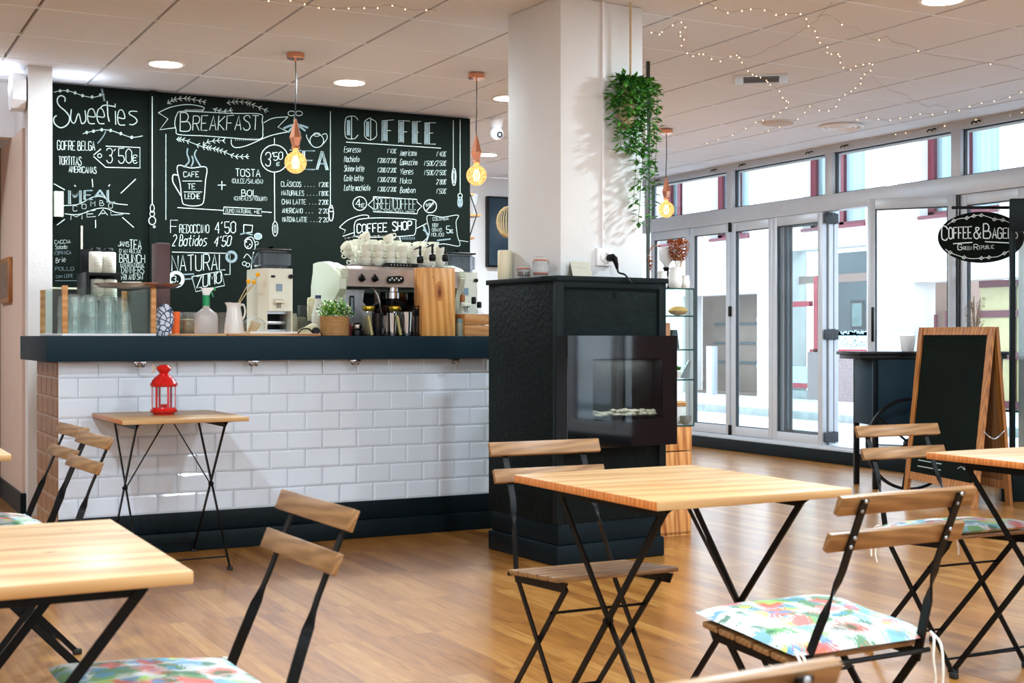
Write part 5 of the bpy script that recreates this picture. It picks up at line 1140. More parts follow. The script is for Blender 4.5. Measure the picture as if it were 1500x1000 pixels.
# coffee grinders
def grinder(lab, u0, u1, Y, zt, hop_col=CREAM, z0=0):
    x0, x1 = wx(u0, Y), wx(u1, Y); w_ = x1-x0; t = thing('coffee_grinder', lab, 'coffee grinder', ((x0+x1)/2, Y, CT+z0)); h = zt-CT-z0; hb = h*.735; d = .26; hx = w_/2
    side = .055
    bm = B()
    fpoly = [(-hx, 0), (-hx+.0, hb), (hx, hb), (hx, 0)]
    # body with chamfered left flank, open bay at the foot
    prof = [(-hx, d), (-hx, .05), (-hx+.05, 0), (hx-.004, 0), (hx, .01), (hx, d)]
    prism(bm, prof, .115, hb, 'z'); prism(bm, [(-hx, d), (-hx, .05), (-hx+.042, .008), (-hx+.042, d)], 0, .115, 'z'); prism(bm, [(hx-.012, d), (hx-.012, .002), (hx, .01), (hx, d)], 0, .115, 'z'); box(bm, -hx+.04, hx-.01, d-.03, d, 0, .115)
    link('body', bm, hop_col, t)
    bm = B(); box(bm, -hx+.045, hx-.014, .08, .20, .0, .012); box(bm, -hx+.05, hx-.02, .07, .19, .04, .06, .003); box(bm, -hx+.042, hx-.012, .06, .22, .10, .115); link('bay_tray', bm, BRUSHED, t)
    bm = B(); box(bm, -hx+.042, hx-.012, .215, .23, .0, .115); link('bay_back', bm, BLACKP, t)
    bm = B(); box(bm, -.005, .03, -.004, .0, hb*.64, hb*.755); link('display', bm, pbr('grey_blue_screen', (120, 140, 156), .2) if 'grey_blue_screen' not in MATS else MATS['grey_blue_screen'], t)
    bm = B(); lathe(bm, [(.012, 0), (.012, .018), (.001, .02)], 18); link('knob', bm, BLACKP, t, M=T(hx-.018, 0, hb*.875) @ Matrix.Rotation(PI/2, 4, 'X'))
    bm = B(); box(bm, -.035, -.012, -.01, 0, hb*.855, hb*.89, .003); link('switch', bm, BLACKP, t)
    bm = B(); prism(bm, [(0, 0), (-.045, -.012), (-.045, -.022), (0, -.03)], 0, .055, 'x'); link('spout_cover', bm, CREAM, t, M=T(-.022, 0, hb*.52))
    bm = B()
    for k in range(3): tube(bm, [(-.008+k*.009, -.03, hb*.47), (-.008+k*.009, -.03, hb*.37)], .0022, 6)
    box(bm, -.012, .028, -.035, -.02, hb*.455, hb*.475); link('portafilter_fork', bm, BLACKP, t)
    bm = B(); prism(bm, [(-hx, .02), (hx, .02), (hx, .19), (-hx, .19)], hb+.001, h*.955, 'z'); bmesh.ops.bevel(bm, geom=list(bm.edges), offset=.02, segments=3, affect='EDGES'); link('bean_hopper', bm, SMOKE, t)
    bm = B(); lathe(bm, [(.05, hb+.004), (.055, hb+.012), (.001, hb+.016)], 20, c=(0, .1, 0), sx=.9); link('coffee_beans', bm, COFFEE, t)
    bm = B(); box(bm, -hx, hx, .02, .19, h*.945, h*.965, .006); tube(bm, [(0, .1, h*.96), (0, .1, h*.985), (0, .1, h)], [.012, .014, .02], 14); link('hopper_lid', bm, BLACKP, t)
    return t
grinder('tall white coffee grinder with a smoked hopper and small screen, left of the potted plant', 381.5, 429.5, 7.12, onY(405, 361, 7.2)[1], z0=.024)
x0, x1 = wx(368, 7.05), wx(437, 7.05); bm = B(); box(bm, 0, x1-x0, 0, .4, 0, .011, .003); o = tag(link('white_tray', bm, WHITEP), 'flat white tray under the left coffee grinder', 'tray'); o.location = (x0, 7.06, CT+.013)
g2 = grinder('second white coffee grinder half hidden behind the oak syrup block', 659, 700, 7.5, onY(680, 365, 7.5)[1])
# espresso machine
EY = 7.16; ex0, ex1 = wx(494, EY), wx(676, EY)
t = thing('espresso_machine', 'large cream and steel espresso machine piled with cups behind the bar', 'espresso machine', (ex0, EY, CT)); EW = ex1-ex0; zc = onY(560, 391, EY)[1]-CT
def sidep(y_, z_): return (y_, z_)
side = [(.0, .02), (.0, .22), (-.03, .27), (-.07, zc-.055), (-.06, zc-.025), (-.03, zc-.005), (.1, zc+.025), (.28, zc+.03), (.42, zc), (.46, .3), (.46, .0), (.06, .0)]
for k, (a, b_) in enumerate(((0, .045), (EW-.045, EW))):
    bm = B(); prism(bm, side, a, b_, 'x'); bmesh.ops.bevel(bm, geom=[e for e in bm.edges], offset=.008, segments=2, affect='EDGES'); link('side_panel', bm, CREAMG, t)
# sculpted outer shoulder of the left side as the photo shows it
bm = B(); rings = []
for k in range(9):
    f_ = k/8; yy = .40-.46*f_
    zt = zc+.03-.09*f_**3+.01*math.sin(PI*f_); zb = .02+.25*f_**1.6
    rings.append([Vector((-.02*math.sin(PI*(f_*.8+.1)), yy, zb)), Vector((-.026*math.sin(PI*(f_*.8+.1))-.004, yy, (zb+zt)/2)), Vector((-.015*math.sin(PI*(f_*.8+.1)), yy, zt)), Vector((.03, yy, zt+.004)), Vector((.03, yy, zb))])
loft(bm, rings); link('side_shoulder', bm, CREAMG, t)
bm = B(); box(bm, .04, EW-.04, .0, .44, 0, .03); box(bm, .04, EW-.04, .1, .44, .03, .26); link('chassis', bm, MATS['gloss_black_panel'], t)
bm = B(); prism(bm, [(-.04, .285), (-.055, zc-.02), (-.03, zc), (.44, zc), (.44, .285)], .045, EW-.045, 'x'); link('control_housing', bm, pbr('satin_warm_steel', (196, 182, 176), .3, .35), t)
bm = B(); box(bm, .06, EW-.06, -.01, .40, zc, zc+.006)
for yy in (-.02,): tube(bm, [(.05, yy, zc+.004), (EW-.05, yy, zc+.004)], .004, 6)
link('cup_tray', bm, BRUSHED, t)
bm = B(); prism(bm, [(.05, .05), (.05, .27), (.2, .27), (.19, .20), (.26, .12), (.26, .05)], .085, .098, 'y'); link('steel_panel', bm, BRUSHED, t)
bm = B(); box(bm, .105, .135, .078, .086, .12, .235, .006); link('sight_glass_frame', bm, BLACKP, t)
bm = B(); box(bm, .112, .128, .074, .08, .13, .225, .003); link('sight_glass', bm, pbr('grey_glass', (120, 140, 150), .1), t)
for k, xx in enumerate((.125, .205)):
    bm = B(); lathe(bm, [(.016, 0), (.019, .012), (.012, .03), (.001, .032)], 16); box(bm, -.004, .004, -.022, .022, .028, .04, .002); link('steam_knob', bm, BLACKP, t, M=T(xx, -.055, .325) @ Matrix.Rotation(math.radians(70), 4, 'X') @ Matrix.Rotation(.5, 4, 'Z'))
bm = B(); prism(bm, [(.28, .325), (.29, .345), (.36, .35), (.385, .345), (.39, .325), (.38, .308), (.29, .305)], -.062, -.05, 'y'); link('button_panel', bm, BLACKP, t)
bm = B()
for k in range(6): box(bm, .295+k*.014, .303+k*.014, -.066, -.06, .320+.010*(k % 2), .329+.010*(k % 2), .001)
link('buttons', bm, WHITEP, t)
bm = B(); prism(bm, [(.24, zc-.002), (.27, zc+.022), (.5, zc+.020), (.5, zc-.002)], -.07, -.055, 'y'); link('name_bar', bm, BLACKP, t)
bm = B()
for g in glyphs('- - - - - - -', (.30, 0), (.43, 0), -.008): ribbon(bm, [(p[0], -.0712, zc+.006+p[1]) for p in g], .004, Vector((0, 1, 0)))
link('bar_marks', bm, WHITEP, t)
for k, xx in enumerate((.36, .54)):
    bm = B(); lathe(bm, [(.03, 0), (.042, .01), (.042, .045), (.036, .05), (.036, .075)], 24); link('group_head', bm, CHROME, t, M=T(xx, .04, .21))
    bm = B(); tube(bm, [(xx, .02, .2), (xx, -.06, .19), (xx, -.12, .175)], [.012, .014, .018], 12); lathe(bm, [(.034, .185), (.036, .2), (.036, .215)], 24, c=(xx, .04, 0)); link('portafilter', bm, BLACKP, t)
for k, xx in enumerate((.205, .64)):
    bm = B(); tube(bm, smooth([(xx, -.02, .28), (xx+.01, -.05, .26), (xx+.03, -.06, .2), (xx+.045, -.06, .13)], 5), .005, 8); link('steam_wand', bm, CHROME, t)
bm = B(); box(bm, .05, EW-.05, -.03, .1, .01, .045, .004); link('drip_tray', bm, BRUSHED, t)
# cups on the machine
cup0 = None
def cup(x, y, z, a, tilt=0, lab=None):
    global cup0
    lab = lab or 'cream espresso cup in the stacks on top of the coffee machine'
    if cup0 is None:
        cup0 = thing('espresso_cup', lab, 'cup', (x, y, z), a, 'cups stacked on the espresso machine')
        bm = B(); lathe(bm, [(.016, 0), (.018, .003), (.026, .014), (.031, .032), (.032, .046), (.0305, .046), (.0285, .03), (.016, .006), (.001, .006)], 22); link('cup_body', bm, PORC, cup0)
        bm = B(); tube(bm, smooth([(-.030, 0, .038), (-.043, 0, .041), (-.047, 0, .030), (-.040, 0, .018), (-.027, 0, .018)], 4), .0035, 8); link('handle', bm, PORC, cup0)
        return cup0
    c = dup(cup0, (x, y, z), a, label=lab)
    if tilt: c.rotation_euler = (0, tilt, a)
    return c
zt = CT+zc+.007
for j, (yo, us, ns) in enumerate(((.05, (536, 554, 572, 589, 607, 626, 644), (3, 3, 3, 3, 3, 3, 3)), (.16, (527, 545, 563, 581, 599, 617, 636), (4, 4, 4, 4, 3, 4, 4)), (.27, (520, 538, 557, 575, 594, 612), (4, 4, 4, 4, 4, 4)))):
    for u, n_ in zip(us, ns):
        x = wx(u, EY+yo)
        for k in range(n_): cup(x+rnd.uniform(-.002, .002), EY+yo, zt+k*.0385, rnd.uniform(-.5, .7))
cup(wx(514, EY+.1), EY+.12, zt+.095, .2, -.9, 'cream cup tilted outwards at the left end of the cup pile'); cup(wx(516, EY+.12), EY+.14, zt+.058, .1, -.7, 'lower tilted cup at the left end of the cup pile')
cup(wx(538, EY+.1), EY+.1, zt+.15, .2, -.5, 'cream cup lying tipped on top of the second stack'); cup(wx(572, EY+.1), EY+.1, zt+.145, 2.6, .4, 'cream cup tipped on top of the middle stacks')
t = thing('bead_garland', 'small string of clear beads lying across the cup pile', 'garland', (wx(540, EY+.2), EY+.22, zt+.18))
bm = B(); pts = smooth([(-.14, 0, -.01), (-.06, 0, .006), (.02, 0, .008), (.1, 0, .012), (.2, 0, -.004)], 6); tube(bm, pts, .0015, 5)
for p in pts[::2]: ball(bm, p, .006, 6)
link('beads', bm, DRINK, t)
# row of things in front of the machine
def lt(name, lab, cat, u, Y, prof, m, z=0, seg=24, **k):
    t = thing(name, lab, cat, (wx(u, Y), Y, CT+z)); bm = B(); lathe(bm, prof, seg); link(k.get('part', 'body'), bm, m, t); return t
t = lt('red_tin', 'small red tin right of the basket plant', 'tin', 513, 7.1, [(.02, 0), (.02, .068), (.018, .07)], pbr('dark_red_tin', (150, 10, 26), .4))
t = lt('tamper', 'black and steel coffee tamper on its black base before the machine', 'tamper', 523, 7.0, [(.03, 0), (.032, .03), (.03, .034), (.022, .036), (.024, .05), (.028, .055), (.028, .068), (.02, .075)], BLACKP)
bm = B(); lathe(bm, [(.029, .04), (.031, .045), (.031, .062), (.029, .064)], 24); link('steel_band', bm, CHROME, t)
GOLDW = pbr('brass_mesh', (170, 160, 110), .5, .5, var=.3, scale=200)
for k, (u, lab) in enumerate(((537, 'jar with a gold screw lid, left of the black shaker'), (576, 'jar with a gold screw lid above the steel shakers'))):
    t = lt('gold_lid_jar', lab, 'jar', u+3, 7.07, [(.03, 0), (.032, .01), (.032, .14), (.028, .15)], DRINK, part='jar_body')
    bm = B(); lathe(bm, [(.036, .152), (.037, .158), (.037, .168), (.034, .172), (.001, .171)], 28); lathe(bm, [(.03, .142), (.035, .153)], 28, cap=False); link('lid', bm, GOLD, t)
    bm = B(); lathe(bm, [(.028, .012), (.028, .11), (.001, .11)], 20); link('contents', bm, SEED, t)
t = lt('cocktail_shaker', 'tall matt black shaker cup between the gold lidded jars', 'shaker', 553, 6.93, [(.024, 0), (.026, .004), (.033, .125), (.034, .128), (.032, .128), (.025, .01)], pbr('matt_navy_black', (14, 16, 24), .3))
for k, (u, Y, lab) in enumerate(((567, 7.02, 'hindmost brown tinted steel shaker in the row before the machine'), (574.5, 6.93, 'middle polished steel shaker in the row before the machine'), (596, 6.93, 'rightmost polished steel shaker, beside the wire rack'))):
    sc_ = (.9, 1, 1.05)[k]; r = (.026, .030, .034)[k]
    t = lt('steel_shaker', lab, 'shaker', u, Y, [(r*.72, 0), (r*.76, .004), (r*.8, .03), (r*.97, .118*sc_), (r, .13*sc_), (r*.94, .13*sc_), (r*.75, .02)], CHROME)
for k, (u, lab) in enumerate(((543, 'slanted mesh tube leaning before the left gold lidded jar'), (585, 'slanted mesh tube between two steel shakers'))):
    t = thing('mesh_tube', lab, 'strainer', cp(u, 6.89)); bm = B(); tube(bm, [(.008, 0, .006), (-.012, .005, .115)], .0095, 14); link('tube', bm, GOLDW, t)
t = thing('syrup_bottle_rack', 'black wire rack with a dark bottle left of the oak block', 'rack', cp(611, 6.93))
bm = B()
for z in (.02, .155, .17): tube(bm, [(-.03, 0, z), (.03, 0, z), (.03, .07, z), (-.03, .07, z), (-.03, 0, z)], .003, 6)
for x in (-.03, -.01, .01, .03): tube(bm, [(x, 0, 0), (x, 0, .172)], .0025, 6)
link('wire_frame', bm, BLACKP, t)
bm = B(); box(bm, -.024, .024, .008, .06, .004, .12, .004); link('glass_box', bm, SMOKE, t)
bm = B(); box(bm, -.026, .026, .006, .064, .115, .15, .003); link('black_band', bm, BLACKP, t)
t = thing('oak_block', 'tall honey coloured oak block with a dark knot holding the syrup pumps', 'block', (wx(642.5, 6.9), 6.90, CT))
hw = (wx(667, 6.9)-wx(618, 6.9))/2; bh = onY(640, 392, 6.9)[1]-CT
bm = B(); box(bm, -hw, hw, 0, .012, 0, bh, .002); box(bm, -hw, -hw+.012, .012, .11, 0, bh, .002); box(bm, hw-.012, hw, .012, .11, 0, bh, .002); box(bm, -hw, hw, .012, .11, 0, .01); link('block', bm, BLOCKW, t)
bm = B(); 
for (cx_, cz_, a, b_, mi_) in ((.005, bh*.66, .03, .058, 0), (.005, bh*.65, .015, .038, 1), (.006, bh*.64, .007, .018, 2), (-.035, bh*.86, .003, .004, 2)):
    vs = [bm.verts.new((cx_+a*math.cos(2*PI*k/18)*(1-.25*math.sin(2*PI*k/18)), -.001-.0008*mi_, cz_+b_*math.sin(2*PI*k/18))) for k in range(18)]; bm.faces.new(vs).material_index = mi_
link('knot', bm, [pbr('knot_ring', (190, 122, 58), .4), pbr('knot_orange', (156, 84, 32), .4), pbr('knot_core', (104, 48, 20), .4)], t, flat=True)
for k, (u, lab) in enumerate(((615.5, 'syrup pump bottle at the left edge of the oak block'), (633.5, 'syrup pump bottle in the middle of the oak block'), (652.5, 'syrup pump bottle at the right of the oak block'))):
    Yp = 6.97 if k else 7.03; t = thing('syrup_bottle', lab, 'bottle', (wx(u, Yp), Yp, CT+(.011 if k else 0)), 0, 'syrup pump bottles'); zo = bh
    bm = B(); lathe(bm, [(.022, 0), (.024, .01), (.024, zo*.7), (.012, zo*.85), (.012, zo+.035)], 18); link('bottle', bm, DRINK, t)
    bm = B(); lathe(bm, [(.014, zo+.03), (.019, zo+.035), (.021, zo+.05), (.017, zo+.07), (.008, zo+.075), (.006, zo+.115), (.009, zo+.118), (.008, zo+.13)], 14); tube(bm, [(0, 0, zo+.122), (-.02, -.005, zo+.118), (-.042, -.01, zo+.108)], [.005, .005, .003], 8); link('pump', bm, BLACKP, t)
t = thing('drinks_bottle', 'pale bottle with a light blue cap between the oak block and the crate', 'bottle', cp(674, 6.95))
bm = B(); lathe(bm, [(.022, 0), (.025, .01), (.025, .07), (.02, .08)], 20); link('bottle', bm, pbr('grey_green_bottle', (170, 180, 160), .3), t)
bm = B(); lathe(bm, [(.022, .08), (.023, .09), (.018, .1), (.001, .102)], 20); link('cap', bm, pbr('sky_blue_cap', (120, 170, 190), .4), t)
t = thing('wooden_crate', 'light two slat wooden crate beside the black fireplace block', 'crate', (wx(681, 6.9), 6.9, CT))
bm = B(); cw = .17
for z0_, z1_ in ((0, .062), (.066, .128)):
    box(bm, 0, cw, 0, .008, z0_, z1_, .001); box(bm, 0, .008, .008, .2, z0_, z1_, .001); box(bm, cw-.008, cw, .008, .2, z0_, z1_, .001)
link('crate_slats', bm, CRATEW, t); bm = B(); box(bm, .008, cw-.008, .008, .2, 0, .006); link('crate_floor', bm, CRATEW, t)
for k, (u, Y, h, capm, lab) in enumerate(((677.5, 7.08, .235, CORK, 'clear bottle with a cork brown stopper behind the crate'), (694, 7.16, .225, BLACKP, 'small clear bottle with a black top behind the crate'), (702, 7.25, .2, BLACKP, 'small dark topped bottle at the far end behind the crate'))):
    t = thing('glass_bottle', lab, 'bottle', (wx(u, Y), Y, CT)); bm = B(); lathe(bm, [(.036, 0), (.038, .01), (.038, h*.5), (.03, h*.66), (.012, h*.78), (.012, h*.92)], 20); link('bottle', bm, DRINK, t)
    bm = B(); lathe(bm, [(.013, h*.86), (.015, h*.9), (.015, h*1.02), (.01, h*1.05)], 16); link('stopper', bm, capm, t)
    bm = B(); lathe(bm, [(.034, .01), (.034, h*.42), (.001, h*.42)], 16); link('contents', bm, COFFEE, t)
# jars shelf and small board at the left back
t = thing('jar_shelf', 'dark two tier shelf behind the glass rack holding white jars', 'shelf', (1.60, 8.35, 0))
shx0, shx1 = wx(128, 8.4)-1.60, wx(175, 8.4)-1.60; zz1 = onY(150, 400, 8.4)[1]; zz2 = onY(150, 440, 8.4)[1]
bm = B(); box(bm, shx0, shx1, -.02, .3, zz1-.02, zz1, .003); box(bm, shx0, shx1, -.02, .3, zz2-.02, zz2, .003); box(bm, shx0-.02, shx0, -.02, .3, 0, zz1+.004, .003); box(bm, shx0, shx1, .28, .3, 0, zz1+.16); box(bm, shx0, shx1, -.02, .3, 0, zz2-.02); link('shelf_frame', bm, BLACKP, t)
for k, (u, z_, lab) in enumerate(((140.5, zz1, 'left white jar with a dark lid on the upper shelf'), (159.5, zz1, 'right white jar with a dark lid on the upper shelf'), (142, zz2, 'left white jar behind the glass rack on the lower shelf'), (161, zz2, 'right white jar behind the glass rack on the lower shelf'))):
    t = thing('storage_jar', lab, 'jar', (wx(u, 8.4), 8.4, z_), 0, 'white storage jars on the dark shelf')
    bm = B(); lathe(bm, [(.038, 0), (.042, .006), (.042, .125), (.038, .13)], 24); link('jar_body', bm, PAPERW, t)
    bm = B(); lathe(bm, [(.03, .13), (.03, .15), (.026, .155), (.001, .155)], 20); link('lid', bm, BLACKP, t)
    bm = B()
    for q in range(4): box(bm, -.018, .018, -.0428, -.042, .045+q*.016, .047+q*.016)
    link('label_lines', bm, pbr('grey_ink', (150, 148, 136), .8) if 'grey_ink' not in MATS else MATS['grey_ink'], t)
SBY = 8.9; sx0, sx1 = 1.340, wx(121, SBY); sz0, sz1 = onY(100, 421, SBY)[1], onY(100, 330, SBY)[1]
t = thing('small_chalkboard', 'small framed chalkboard with sandwich names beside the white column', 'chalkboard', (sx0, SBY, sz0))
bm = B(); box(bm, 0, sx1-sx0-.012, 0, .02, 0, sz1-sz0); link('board', bm, BOARD, t)
bm = B(); box(bm, sx1-sx0-.012, sx1-sx0, -.006, .024, 0, sz1-sz0, .001); box(bm, 0, sx1-sx0, -.006, .024, -.012, 0, .001); link('pale_edge', bm, pbr('pale_wood_edge', (196, 184, 156), .6), t)
c = Chalk('menu_words', t, Vector((sx0, SBY, sz0)), Y=SBY-.0015)
c.tx('CACCIA', (80, 357), (103, 356), 5, .004).tx('Salada', (81, 365), (98, 364), 6, .0035).tx('ESPINACA', (80, 373), (104, 372), 5, .003, 1).tx('Brie', (82, 385), (96, 383), 7, .004).tx('POLLO', (81, 396), (108, 396), 5, .003, 1).tx('con LOVE', (82, 407), (107, 406), 5, .003, 1).st([(81, 411), (114, 411)], .003, 1); c.end()
t = thing('cabinet_stand', 'low dark back cabinet along the chalkboard wall', 'cabinet', (1.4, 8.75, 0)); bm = B(); box(bm, -.02, 2.9, 0, .4, 0, .9, .005); link('carcass', bm, BROWN, t)
t['label'] = 'low dark back cabinet along the chalkboard wall, behind the bar'; t.location = (1.4, 8.78, 0)
t = thing('junction_box', 'pale green box on the left edge of the Sweeties chalkboard', 'box', (wx(85, BY), BY, onY(85, 318, BY)[1]))
bm = B(); hz = onY(85, 281, BY)[1]-onY(85, 318, BY)[1]; box(bm, -.03, .028, -.05, 0, 0, hz, .004); link('box', bm, pbr('pale_green_plastic', (206, 216, 196), .5), t)
t = thing('framed_picture', 'small wooden frame hanging on the pinkish wall at the left edge', 'picture', (1.172, 9.55, 1.35))
bm = B(); box(bm, -.03, 0, -.25, .25, 0, .30, .003); link('frame', bm, FRAMEW, t); bm = B(); box(bm, -.032, -.03, -.22, .22, .03, .27); link('picture', bm, pbr('brown_print', (120, 96, 80), .7, var=.3, scale=20), t)
# far room beyond the chalkboard
t = thing('wall_television', 'dark switched off television on the far white wall left of the pillar', 'television', (wx(714, FARY-.06), FARY, onY(714, 391, FARY-.05)[1]))
th_ = onY(714, 287, FARY-.05)[1]-onY(714, 391, FARY-.05)[1]; bm = B(); box(bm, 0, 1.3, -.07, 0, 0, th_, .008); link('casing', bm, BLACKP, t)
bm = B(); box(bm, .015, 1.285, -.0725, -.07, .02, th_-.02); link('screen', bm, pbr('dark_blue_screen', (30, 50, 64), .12), t)
t = thing('wall_shelf', 'wooden wall shelves on black zigzag wire beyond the right end of the chalkboard', 'shelf', (wx(688, 11.5), 11.5, 1.6))
for z_, e in ((onY(690, 283, 11.5)[1], 694.5), (onY(690, 313, 11.5)[1], 705), (onY(690, 346.5, 11.5)[1], 695)):
    x1 = wx(e, 11.5)-wx(688, 11.5); bm = B(); box(bm, -.35, x1, 0, .2, z_-1.6-.022, z_-1.6, .002); link('board', bm, SLAT, t)
bm = B(); za_, zb_, zc_ = (onY(690, q, 11.5)[1]-1.6 for q in (283, 313, 346.5)); xr = wx(698.5, 11.5)-wx(688, 11.5); tube(bm, [(0, 0, za_), (xr, 0, zb_), (0, 0, zc_)], .006, 6); tube(bm, [(0, .19, za_), (xr, .19, zb_), (0, .19, zc_)], .006, 6); link('wire_bracket', bm, BLACKP, t)
bm = B(); box(bm, -.3, -.28, .0, .2, -1.6, za_+.1); link('side_post', bm, BLACKP, t)
t = thing('drinking_glass', 'stemmed glass standing on the middle wooden wall shelf', 'glass', (wx(696, 11.55), 11.58, onY(690, 313, 11.5)[1]))
bm = B(); lathe(bm, [(.04, 0), (.006, .01), (.006, .08), (.04, .12), (.045, .2), (.04, .2)], 16); link('glass', bm, DRINK, t)
t = thing('rattan_lamp', 'round rattan shade peeping out left of the pillar', 'lamp', (wx(745, 9.6), 9.6, onY(742, 325, 9.6)[1]))
bm = B()
for k in range(14): a = k*PI/14; tube(bm, [(.1*math.cos(q*PI/8)*math.cos(a), .1*math.cos(q*PI/8)*math.sin(a), .13*math.sin(q*PI/8)) for q in range(17)], .003, 4)
link('shade', bm, STRAW, t); bm = B(); tube(bm, [(0, 0, .1), (0, 0, CEIL-onY(742, 325, 9.6)[1])], .004, 6); link('cord', bm, BLACKP, t)

# ================================================================== crates, display case and what stands on it
CX, CYY = 4.42, 6.14
for k, (z0_, z1_, dx) in enumerate(((0, .335, -.005), (.337, .612, 0.0))):
    t = thing('wooden_crate', ('bottom rustic wooden crate on the floor right of the fireplace block', 'upper rustic wooden crate under the glass display case')[k], 'crate', (4.0, CYY, z0_), .03)
    bm = B(); h = z1_-z0_; box(bm, 0, .41+dx, 0, .41, 0, .02); 
    for q in range(2): a, b_ = q*h/2+.003, (q+1)*h/2-.003; box(bm, 0, .41+dx, 0, .014, a, b_, .002); box(bm, 0, .41+dx, .396, .41, a, b_, .002); box(bm, .396+dx, .41+dx, .014, .396, a, b_, .002); box(bm, 0, .014, .014, .396, a, b_, .002)
    box(bm, 0, .41+dx, 0, .41, h-.006, h); link('slats', bm, RUSTIC, t)
t = thing('glass_display_case', 'glass shelf case with green edges right of the fireplace, full of small goods', 'display case', (4.0, 6.15, .613))
gl = [0, .26, .43, .62, .775]; GW, GD = .42, .40
EDG = pbr('dark_green_glass_edge', (20, 62, 54), .2)
bm = B()
for x in (GW-.004, 0): box(bm, x, x+.004, 0, GD, 0, .78)
box(bm, 0, GW, GD-.004, GD, 0, .78); link('glass_walls', bm, CLEARG, t)
for z in gl:
    bm = B(); box(bm, .004, GW-.004, .003, GD-.004, z, z+.006); s_ = link('glass_shelf', bm, CLEARG, t); bm = B(); box(bm, .0, GW, 0, .003, z-.001, z+.007); link('shelf_edge', bm, EDG, s_)
bm = B(); box(bm, GW-.001, GW+.004, -.002, .002, 0, .782); box(bm, -.002, .003, -.002, .002, 0, .782); link('vertical_edge', bm, EDG, t)
def inc(u, lev, y=6.3): return (wx(u, y), y, .613+gl[lev]+.0065)
t = thing('bread_loaf', 'golden wrapped loaf on the top inner shelf of the glass case', 'bread', inc(993, 3)); bm = B(); ball(bm, (0, 0, .03), .03, 16, (2.0, 1.6, .9)); link('loaf', bm, pbr('golden_crust', (190, 150, 80), .6, var=.3, scale=20), t)
bm = B(); prism(bm, [(-.06, 0), (.06, 0), (.04, .03), (-.05, .03)], -.055, .0, 'y'); link('wrapper', bm, DRINK, t)
t = thing('upright_packet', 'brown paper packet standing on the third shelf of the glass case', 'packet', inc(978, 2)); bm = B(); box(bm, -.02, .02, 0, .06, 0, .15, .004); link('packet', bm, pbr('brown_paper', (186, 130, 96), .7, var=.1), t)
t = thing('dark_bag', 'dark grey tapered bag beside the brown packet in the glass case', 'bag', inc(988, 2)); bm = B(); prism(bm, [(-.03, 0), (.035, 0), (.02, .11), (-.01, .11)], 0, .05, 'y'); link('bag', bm, pbr('dark_grey_bag', (60, 70, 74), .5), t)
t = thing('tilted_card', 'small silver card frame on the second shelf of the glass case', 'frame', inc(1003, 1)); bm = B(); prism(bm, [(-.035, 0), (.03, 0), (.045, .1), (.03, .1)], 0, .012, 'y'); link('card', bm, BRUSHED, t)
t = thing('small_succulent', 'small green plant on the second shelf of the glass case', 'plant', inc(992, 1)); bm = B(); lathe(bm, [(.02, 0), (.026, .04), (.001, .04)], 14); link('pot', bm, CERAM, t); bm = B()
for k in range(40): a = rnd.uniform(0, 6.28); leafmesh(bm, (0, 0, .045), (math.cos(a), math.sin(a), rnd.uniform(.2, 1.6)), .04, .007)
link('leaves', bm, LEAF, t, flat=True)
t = thing('round_tin', 'white tin with a wooden lid at the bottom of the glass case', 'tin', inc(992, 0)); bm = B(); lathe(bm, [(.05, 0), (.05, .1), (.048, .102)], 20); link('tin', bm, WHITEP, t); bm = B(); lathe(bm, [(.055, .103), (.055, .12), (.04, .13), (.001, .13)], 20); link('lid', bm, CUTW, t)
t = thing('grey_bowl', 'small grey bowl beside the white tin at the bottom of the glass case', 'bowl', inc(1004, 0, 6.2)); bm = B(); lathe(bm, [(.015, 0), (.03, .02), (.034, .05), (.03, .05), (.012, .01)], 20); link('bowl', bm, pbr('mid_grey', (130, 134, 136), .4), t)
TZ = .613+.782
def onc(u, y=6.3): return (wx(u, y), y, TZ)
for k, (u, s_, lab) in enumerate(((970, 1.0, 'white porcelain milk jug at the left on top of the glass case'), (989, 1.25, 'largest white porcelain jug on top of the glass case'), (1004, .8, 'small white porcelain cup at the right end on top of the glass case'))):
    t = thing('milk_jug', lab, 'jug', onc(u), 0, 'white jugs on the glass case'); bm = B(); lathe(bm, [(.022*s_, 0), (.03*s_, .012*s_), (.034*s_, .045*s_), (.026*s_, .085*s_), (.03*s_, .1*s_), (.027*s_, .1*s_), (.023*s_, .085*s_)], 20); link('jug', bm, CERAM, t)
t = thing('hand_coffee_grinder', 'white hopper coffee grinder on a dark stem on top of the glass case', 'coffee grinder', onc(976, 6.4))
bm = B(); lathe(bm, [(.045, 0), (.045, .012), (.03, .02), (.014, .06), (.014, .11), (.022, .13)], 20); link('stem', bm, BLACKP, t)
bm = B(); lathe(bm, [(.012, .125), (.018, .145), (.042, .175), (.047, .24), (.045, .245), (.001, .247)], 24); link('hopper', bm, WHITEP, t)
bm = B(); tube(bm, [(.0, -.02, .1), (.06, -.03, .11)], .005, 6); ball(bm, (.065, -.03, .115), .014, 12); link('crank', bm, CHROME, t)
bp_ = onc(994, 6.3)
t = thing('dried_flowers', 'bunch of dried orange brown flowers in a small white jug on the glass case', 'flowers', (bp_[0], bp_[1], TZ+.07))
bm = B()
for k in range(620):
    a = rnd.uniform(0, 2*PI); r = rnd.random()**.5; z = .09+rnd.random()*.12; rad = .055*r*(.35+.65*min(1, (z-.06)/.09)); leafmesh(bm, (rad*math.cos(a), rad*math.sin(a), z), (math.cos(a), math.sin(a), rnd.uniform(-.2, 1.2)), .02, .0085)
link('flower_heads', bm, DRY, t, flat=True)
bm = B()
for k in range(16): a = k*2.4; tube(bm, [(0, 0, 0), (.03*math.cos(a), .03*math.sin(a), .13)], .0016, 4)
link('stems', bm, STRAW, t)
